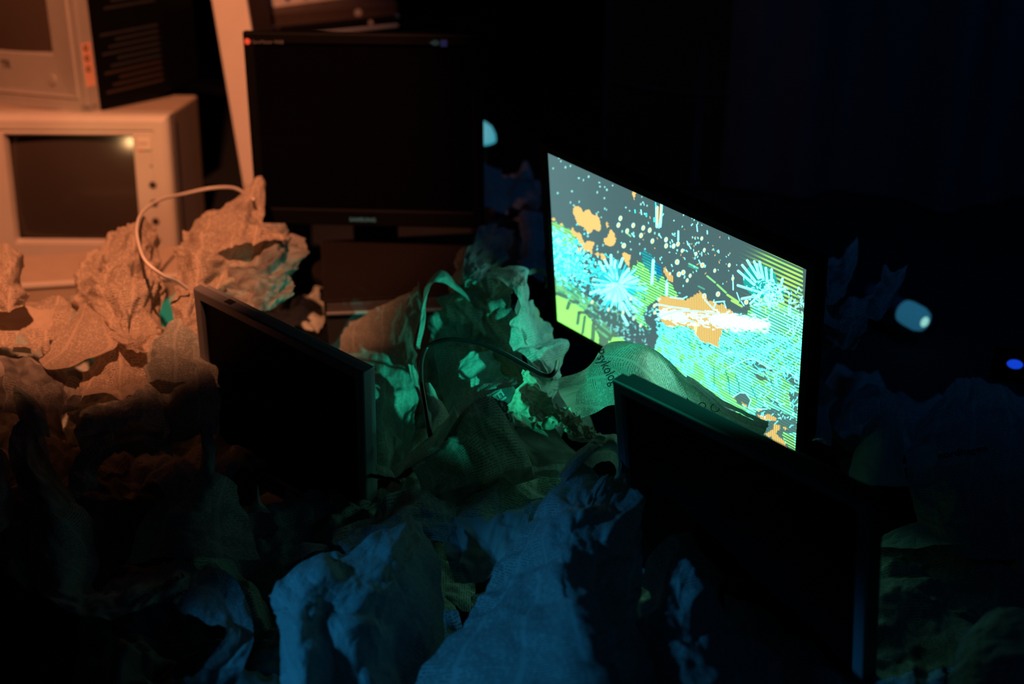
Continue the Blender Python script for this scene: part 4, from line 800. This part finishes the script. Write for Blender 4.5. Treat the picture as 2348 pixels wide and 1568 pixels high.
sheet('K7', 'brown crumpled newspaper at the left edge above the pointed corner', [
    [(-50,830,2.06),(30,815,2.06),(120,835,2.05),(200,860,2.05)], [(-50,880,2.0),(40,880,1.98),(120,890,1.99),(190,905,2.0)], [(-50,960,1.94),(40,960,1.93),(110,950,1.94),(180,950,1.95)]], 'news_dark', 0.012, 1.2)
sheet('K8', 'orange-brown newspaper spread in front of the big orange crumple', [
    [(225,815,2.12),(290,780,2.13),(370,790,2.14),(440,775,2.16)], [(190,860,2.05),(260,840,2.05),(340,850,2.06),(420,850,2.08)], [(170,915,2.0),(250,905,2.0),(330,905,2.01),(420,910,2.04)]], 'news_warm_lit', 0.011, 1.2)
sheet('K9', 'dark grey-violet newspaper hump left of the grey frame top corner', [
    [(355,765,2.12),(390,742,2.13),(445,742,2.14),(500,760,2.14)], [(340,820,2.06),(385,800,2.05),(440,805,2.06),(500,820,2.08)], [(330,870,2.02),(380,865,1.99),(440,880,2.0),(500,890,2.02)]], 'news', 0.008)
sheet('K10', 'blue-grey page leaning against the left side of the grey frame', [
    [(368,900,2.02),(400,872,2.02),(450,845,2.03),(480,840,2.04)], [(370,950,1.96),(410,930,1.95),(455,915,1.97),(500,910,1.98)], [(385,1020,1.93),(420,1010,1.91),(460,1000,1.92),(500,1000,1.94)]], 'news', 0.006)
sheet('K11', 'small orange triangle of paper at the left edge beside the dark crease', [
    [(42,762,2.10),(46,760,2.10),(50,764,2.10)], [(34,785,2.07),(52,782,2.07),(66,788,2.07)], [(28,806,2.05),(52,808,2.05),(74,812,2.05)]], 'news_plain', 0.002)
# --- right side
sheet('L1', 'dim blue newspaper with a curled horn right of the glowing monitor', [
    [(1858,605,2.12),(1895,590,2.13),(1935,588,2.15),(1968,545,2.19)], [(1866,650,2.06),(1900,640,2.04),(1936,640,2.06),(1964,610,2.11)], [(1880,690,2.02),(1905,702,1.99),(1925,690,2.0),(1942,660,2.05)]], 'news_fine', 0.005, 1.2)
sheet('L2', 'curved pale strip of paper below the curled horn', [
    [(1866,700,2.0),(1876,698,1.99),(1888,695,2.02)], [(1870,730,1.97),(1886,728,1.96),(1902,722,1.99)], [(1895,754,1.94),(1908,748,1.93),(1920,740,1.96)], [(1940,768,1.91),(1944,760,1.91),(1949,752,1.93)]], 'news_plain', 0.004)
sheet('L3', 'dim upright newspaper page beside the glowing-tipped case', [
    [(2028,602,2.14),(2055,612,2.13),(2086,605,2.15)], [(2000,660,2.08),(2038,665,2.06),(2066,655,2.08)], [(1985,730,2.02),(2018,725,2.0),(2046,700,2.03)]], 'news', 0.007)
sheet('L3b', 'dark crumpled newspapers scrap between the curled horn and the upright page', [
    [(1900,700,2.06),(1950,690,2.06),(2000,690,2.08)], [(1870,760,1.98),(1940,745,1.97),(1990,740,1.99)], [(1870,810,1.93),(1930,800,1.92),(1975,790,1.95)]], 'news', 0.012, 1.5)
sheet('L4', 'pale blue rounded page just right of the lower edge of the glowing monitor', [
    [(1846,842,2.08),(1880,860,2.06),(1922,912,2.05)], [(1846,890,2.03),(1880,900,2.01),(1905,935,2.02)], [(1846,1010,1.95),(1880,1015,1.92),(1905,1025,1.94)]], 'news_plain', 0.003)
sheet('L5', 'dome of dim newspaper with a pale bent flap at the right', [
    [(1972,992,1.970),(1990,965,1.980),(2038,935,2.000),(2062,958,2.000)], [(1955,1042,1.930),(1990,1025,1.900),(2040,1005,1.900),(2074,1020,1.930)], [(1940,1105,1.890),(1990,1110,1.850),(2050,1115,1.850),(2082,1115,1.880)]], 'news_plain', 0.003)
sheet('L5b', 'dark newspaper hump behind the dome at the right', [
    [(1930,930,2.050),(1990,885,2.070),(2040,890,2.070),(2090,950,2.050)], [(1920,1000,2.000),(1990,960,2.000),(2045,960,2.000),(2100,1010,2.000)]], 'news', 0.006)
sheet('L6', 'large dim newspaper page with a heading near the right edge', [
    [(2180,885,2.090),(2215,862,2.110),(2280,870,2.110),(2370,900,2.090)], [(2110,970,2.000),(2200,958,1.990),(2290,960,2.000),(2380,980,2.000)], [(2088,1060,1.920),(2190,1048,1.900),(2290,1058,1.910),(2390,1070,1.930)], [(2100,1180,1.840),(2190,1190,1.800),(2280,1195,1.810),(2390,1200,1.840)], [(2140,1270,1.800),(2220,1280,1.760),(2300,1290,1.770),(2390,1290,1.780)]], 'news_fine', 0.009)
sheet('L7', 'very large dim newspaper sheet filling the lower right corner', [
    [(1785,1305,1.80),(1880,1262,1.83),(2010,1250,1.86),(2150,1270,1.86),(2300,1330,1.82),(2420,1400,1.78)], [(1778,1400,1.70),(1880,1380,1.67),(2000,1370,1.67),(2130,1380,1.68),(2280,1430,1.66),(2420,1480,1.64)], [(1780,1640,1.54),(1880,1630,1.50),(2010,1630,1.50),(2150,1630,1.50),(2280,1640,1.50),(2420,1650,1.5)]], 'news', 0.010, 0.8)
sheet('L8', 'blue-rimmed ridge of newspaper at the bottom right corner', [
    [(2208,1440,1.520),(2262,1408,1.530),(2325,1392,1.540),(2400,1400,1.530)], [(2190,1520,1.470),(2250,1490,1.450),(2320,1470,1.450),(2400,1480,1.450)], [(2150,1640,1.410),(2240,1630,1.380),(2320,1630,1.380),(2400,1630,1.380)]], 'news', 0.005)
sheet('L9', 'faint green fold of paper at the right end of the dull grey frame', [
    [(2004,1246,1.780),(2060,1208,1.830),(2130,1196,1.840),(2172,1216,1.830)], [(2010,1262,1.740),(2070,1256,1.750),(2130,1255,1.750),(2182,1256,1.750)]], 'news_plain', 0.003)
sheet('M1', 'dark pointed newspaper hump at the bottom below the dull grey frame', [
    [(1480,1330,1.62),(1530,1252,1.66),(1580,1236,1.67),(1645,1290,1.67)], [(1465,1420,1.53),(1530,1385,1.51),(1600,1380,1.52),(1685,1420,1.55)], [(1470,1640,1.42),(1550,1620,1.39),(1650,1620,1.39),(1765,1630,1.42)]], 'news', 0.008)
sheet('M5', 'dark newspaper page between the two humps at the bottom', [
    [(1640,1270,1.74),(1700,1260,1.74),(1790,1285,1.72)], [(1660,1380,1.66),(1720,1370,1.65),(1790,1380,1.65)], [(1700,1620,1.5),(1750,1610,1.48),(1800,1610,1.49)]], 'news', 0.008)
# --- behind, between black and glowing monitor
sheet('B1', 'pale violet newspaper page half hidden by the right edge of the black monitor', [
    [(1085,355,2.78),(1108,368,2.77),(1150,395,2.77)], [(1085,420,2.70),(1125,425,2.68),(1160,440,2.69)], [(1085,465,2.64),(1130,478,2.62),(1165,488,2.63)]], 'news_plain', 0.005)
sheet('B2', 'round blue-grey crumple of paper left of the top corner of the glowing screen', [
    [(1150,405,2.82),(1180,392,2.82),(1215,395,2.83),(1242,410,2.84)], [(1148,440,2.76),(1180,435,2.74),(1215,440,2.75),(1245,450,2.77)], [(1150,482,2.70),(1180,490,2.68),(1210,485,2.69),(1240,480,2.71)]], 'news', 0.014, 1.5)
sheet('B3', 'dark newspaper standing below the round crumple behind the glowing screen', [
    [(1190,490,2.64),(1215,485,2.64),(1250,500,2.64)], [(1190,560,2.54),(1215,560,2.52),(1250,570,2.53)], [(1190,620,2.46),(1215,625,2.44),(1250,640,2.44)]], 'news', 0.008)
sheet('B4', 'small orange-tinged scrap beside the round crumple', [
    [(1190,398,2.80),(1205,370,2.81),(1222,395,2.80)], [(1190,412,2.78),(1206,410,2.77),(1222,410,2.78)]], 'news_plain', 0.002)

# lettering on the papers
print_on('G1', 'Psykolog', (1362,808), (1402,885), 34, bold=0.012)
print_on('S12', 'ELSEN', (1128,905), (1182,985), 34, M['grey_print'], 0.02, label='pale block letters')
print_on('S12', 'OANDITT DA', (1098,930), (1165,1000), 9, M['grey_print'], label='small pale letters')
print_on('J1', 'redles Gar', (420,1312), (296,1382), 26, bold=0.01)
print_on('J1', 'tuden', (430,1350), (352,1382), 22, bold=0.01)
print_on('L6', 'nordhagen', (2152,1052), (2262,1034), 22, bold=0.01)
# printed portrait with spectacles: rims and eyes as ink shapes
def ring_mesh(cx_, cy_, rx, ry, wd, ang=0.0, n=36):
    bm = bmesh.new(); a = []; b = []
    for i in range(n):
        t = 2*math.pi*i/n; c, s = math.cos(t), math.sin(t); ca, sa = math.cos(ang), math.sin(ang)
        f = lambda k: (cx_+(c*rx*k*ca-s*ry*k*sa), cy_+(c*rx*k*sa+s*ry*k*ca), 0)
        a.append(bm.verts.new(f(1))); b.append(bm.verts.new(f(1-wd)))
    for i in range(n): bm.faces.new((a[i], a[(i+1) % n], b[(i+1) % n], b[i]))
    me = bpy.data.meshes.new('portrait'); bm.to_mesh(me); bm.free(); return me
for (x_, y_, rx, ry, wd) in ((1640, 935, 11, 10, 0.2), (1610, 930, 9, 8, 0.25)):
    me = ring_mesh(0.5, 0.5, 0.5, 0.5, wd)
    print_on('G2', '', (x_-rx, y_+ry), (x_+rx, y_+ry), ry*2, mesh=me, name='printed_portrait', label='inked spectacle rim of a printed portrait')

# --- loose crumpled sheets that make up the heap between and under the others
rnd = random.Random(11)
lib = []
for s in range(7):
    n = 56; sx, sy = rnd.uniform(0.24, 0.34), rnd.uniform(0.2, 0.28)
    S, T = np.meshgrid(np.linspace(0, sx, n), np.linspace(0, sy, n)); h = crumple(S, T, 900+s, 1.0)
    G = np.stack([S-sx/2, T-sy/2, h*0.016], -1)
    r = np.hypot(G[..., 0]/sx, G[..., 1]/sy); G[..., 2] += 0.05*(0.5-r)*rnd.choice([1, 1, -0.4]) + 0.02*np.sin(G[..., 0]*18+s)
    G[..., 0] *= 0.86; G[..., 1] *= 0.86
    G[..., 2] -= G[..., 2].min(); me = grid_mesh('newspaper_sheet', G, S, T); me.materials.append(M[('news', 'news_dark', 'news_fine')[s % 3]]); lib.append(me)
zones = [  # (x0, x1, y0, y1, z, count, where)
    (-1.05, -0.45, 1.45, 1.85, 0.03, 9, 'left of the grey-framed monitor'), (-1.15, -0.5, 1.9, 2.2, 0.02, 7, 'in front of the tube monitor'),
    (-0.45, 0.0, 1.05, 1.45, 0.03, 8, 'at the bottom below the grey-framed monitor'), (0.0, 0.45, 1.05, 1.4, 0.03, 7, 'below the dull grey frame'),
    (-0.3, 0.1, 1.5, 2.0, 0.03, 9, 'between the grey-framed and the glowing monitor'), (0.5, 1.0, 1.25, 1.6, 0.0, 5, 'in the lower right corner'),
    (0.5, 1.1, 1.65, 1.95, 0.02, 9, 'to the right of the glowing monitor'), (-0.1, 0.2, 2.3, 2.7, 0.01, 5, 'behind the glowing monitor'), (-0.5, 0.0, 2.05, 2.5, 0.0, 5, 'around the stand of the black monitor')]
adj = ['low', 'flat', 'dark', 'creased', 'half-buried', 'loosely crumpled', 'bent', 'wrinkled', 'dull', 'shaded']
for (xa, xb, ya, yb, zb, cnt, where) in zones:
    for i in range(cnt):
        o = link('newspaper_sheet', lib[rnd.randrange(len(lib))])
        o.location = (rnd.uniform(xa, xb), rnd.uniform(ya, yb), zb*0.5+0.004*i)
        o.rotation_euler = (rnd.uniform(-0.2, 0.2), rnd.uniform(-0.2, 0.2), rnd.uniform(0, 6.28))
        o.location.z += 0.03
        tag(o, 'crumpled newspaper lying in the dark heap %s' % where, 'newspaper', 'crumpled newspapers %s' % where)

# ------------------------------------------------------------------ cables
def pc(l): return [W(*p) for p in l]
tag(cable('cable', pc([(430,662,2.17),(405,645,2.15),(375,632,2.12),(335,600,2.12),(318,560,2.20),(314,520,2.28),(328,485,2.38),(368,458,2.48),(420,445,2.55),(480,432,2.58),(530,430,2.56),(560,442,2.50),(582,458,2.42)]), 0.0027, M['white_cable']), 'white cable looping in front of the tube monitor', 'cable')
tag(cable('cable', pc([(990,1010,1.90),(984,985,1.90),(975,930,1.92),(966,870,1.95),(968,822,1.97),(985,792,1.98),(1030,778,1.96),(1090,785,1.95),(1150,808,1.94),(1200,835,1.93),(1240,857,1.92),(1262,861,1.91),(1274,848,1.92),(1278,830,1.97)]), 0.0032, M['black_cable']), 'black cable arching over the papers left of the glowing monitor', 'cable')
tag(cable('cable', pc([(840,1088,1.93),(868,1093,1.91),(895,1098,1.90),(918,1105,1.89)]), 0.003, M['black_cable']), 'short dark end of cable at the foot of the grey-framed monitor', 'cable')

# ------------------------------------------------------------------ back right things
bx = W(2060, 690, 2.5)
cp = empty('plastic_case', Matrix.Translation(W(1990, 668, 2.74))); tag(cp, 'rounded case with a glowing pale tip lying right of the glowing monitor', 'plastic_case')  # rounded object of unknown kind; emission brightens its end
axis = (W(2120, 738, 2.62)-W(1990, 668, 2.74)); Ln = axis.length; ax = axis.normalized()
cp.matrix_world = Matrix.Translation(W(1990, 668, 2.74)) @ ax.to_track_quat('Z', 'Y').to_matrix().to_4x4()
def lathe(name, prof, m, parent, n=32):
    bm = bmesh.new(); rs = [[bm.verts.new((r*math.cos(2*math.pi*k/n), r*math.sin(2*math.pi*k/n), z)) for k in range(n)] for r, z in prof]
    for a, b in zip(rs[:-1], rs[1:]):
        for k in range(n): bm.faces.new((a[k], a[(k+1) % n], b[(k+1) % n], b[k]))
    bm.faces.new(rs[0][::-1]); bm.faces.new(rs[-1]); return bm_obj(name, bm, m, parent, smooth=True)
M['case'] = mat('blue_grey_plastic', (0.10, 0.16, 0.22), 0.3, 0.5)
M['tip'] = mat('glowing_tip', (0.3, 0.4, 0.4), 0.3, 0.5, emit=(0.02, 0.16, 0.28), estr=0.5)
M['tip2'] = mat('glowing_end', (0.5, 0.6, 0.6), 0.3, 0.5, emit=(0.35, 0.85, 0.75), estr=0.75)
lathe('body', [(0.010, 0), (0.017, 0.004), (0.020, 0.02), (0.020, Ln*0.62), (0.022, Ln*0.66)], M['case'], cp)
lathe('case_end', [(0.022, Ln*0.66), (0.0235, Ln*0.72), (0.0235, Ln*0.90), (0.020, Ln*0.97), (0.012, Ln)], M['tip'], cp)
lathe('lens', [(0.010, Ln*0.995), (0.009, Ln*1.01), (0.004, Ln*1.03)], M['tip2'], cp)
M['blue_glow'] = mat('blue_glow', (0.05, 0.1, 0.5), 0.3, 0.5, emit=(0.006, 0.06, 0.75), estr=0.8)
pl = empty('power_strip', level(2290, 828, 2.2, math.radians(-20))); tag(pl, 'dark power strip with a blue light at the right edge', 'power strip')
zp = pl.matrix_world.translation.z
box('body', (-0.01, 0.25, 0.0, 0.06, -0.035, 0), M['black_plastic'], pl, 0.004)
bm = bmesh.new(); bmesh.ops.create_uvsphere(bm, u_segments=16, v_segments=10, radius=0.010, matrix=Matrix.Translation((0.024, 0.0, -0.001)) @ Matrix.Diagonal((1.2, 0.6, 0.75, 1)))
bm_obj('indicator_light', bm, M['blue_glow'], pl, smooth=True)['label'] = 'small blue indicator light'
lb = empty('lamp', Matrix.Translation(W(1100, 322, 2.95))); tag(lb, 'small rounded object, its teal light put in as glow, behind the right edge of the black monitor', 'lamp')  # rounded object rather than a lamp; emission stands in for teal light on it
M['teal_glow'] = mat('teal_glow', (0.3, 0.5, 0.5), 0.4, 0.5, emit=(0.06, 0.42, 0.52), estr=0.75)
lathe('rounded_top', [(0.034, 0.0), (0.033, 0.012), (0.026, 0.028), (0.014, 0.038), (0.004, 0.041)], M['teal_glow'], lb)
zl = lb.matrix_world.translation.z
lathe('base', [(0.045, -zl+0.002), (0.045, -zl+0.02), (0.02, -zl+0.03), (0.02, -0.002)], M['black_plastic'], lb)

# ------------------------------------------------------------------ room shell
def struct(name, dims, m):
    o = box(name, dims, m, None, 0); tag(o, kind='structure'); return o
struct('floor', (-3, 3.2, -0.6, 4.6, -0.1, 0.0), M['floor'])
struct('wall_back', (-3, 3.2, 4.6, 4.7, 0, 2.6), M['wall'])
struct('wall_left', (-3.1, -3, -0.6, 4.7, 0, 2.6), M['wall'])
struct('wall_right', (3.2, 3.3, -0.6, 4.7, 0, 2.6), M['wall'])
# dark curtain hanging behind the glowing monitor
nu, nv = 240, 60; xs_ = np.linspace(0, 1, nu); zs_ = np.linspace(0, 1, nv); XX, ZZ = np.meshgrid(xs_, zs_)
xw = 0.42+XX*1.9; fold = 0.035*np.sin(XX*34+1.5*np.sin(ZZ*2.2)+0.6)+0.03*np.sin(XX*15+ZZ*1.7)+0.012*np.sin(XX*80+ZZ*3)
G = np.stack([xw + 0.05*np.sin(ZZ*2.5), 3.15+fold*(1.1-0.4*ZZ)-0.15*XX, 0.01+ZZ*2.3], -1)
cu = link('curtain', grid_mesh('curtain', G, XX*1.9, ZZ*2.2), M['cloth']); tag(cu, 'dark curtain hanging in folds behind the glowing monitor', 'curtain')
# brown board left of the curtain
pb = W(1392, 330, 3.35)
bd = empty('panel', Matrix.Translation((pb.x, pb.y, 0))); tag(bd, 'dim brown upright board behind the glowing monitor, left of the curtain', 'panel')
box('board', (0, 0.30, 0, 0.02, 0.002, 1.6), M['board'], bd, 0.002); box('side_edge', (-0.014, 0.0, -0.004, 0.03, 0.002, 1.6), M['dark_plastic'], bd, 0.002)
tag(cable('cable', [Vector((pb.x+0.002, pb.y-0.004, 0)) + Vector((x_, 0, z_)) for x_, z_ in ((-0.01, W(1388, 177, 3.3).z), (0.05, W(1430, 190, 3.3).z), (0.13, W(1500, 205, 3.3).z), (0.21, W(1590, 212, 3.3).z), (0.29, W(1660, 212, 3.3).z))], 0.0025, M['brown_plastic']), 'thin cable crossing the dim brown board', 'cable')
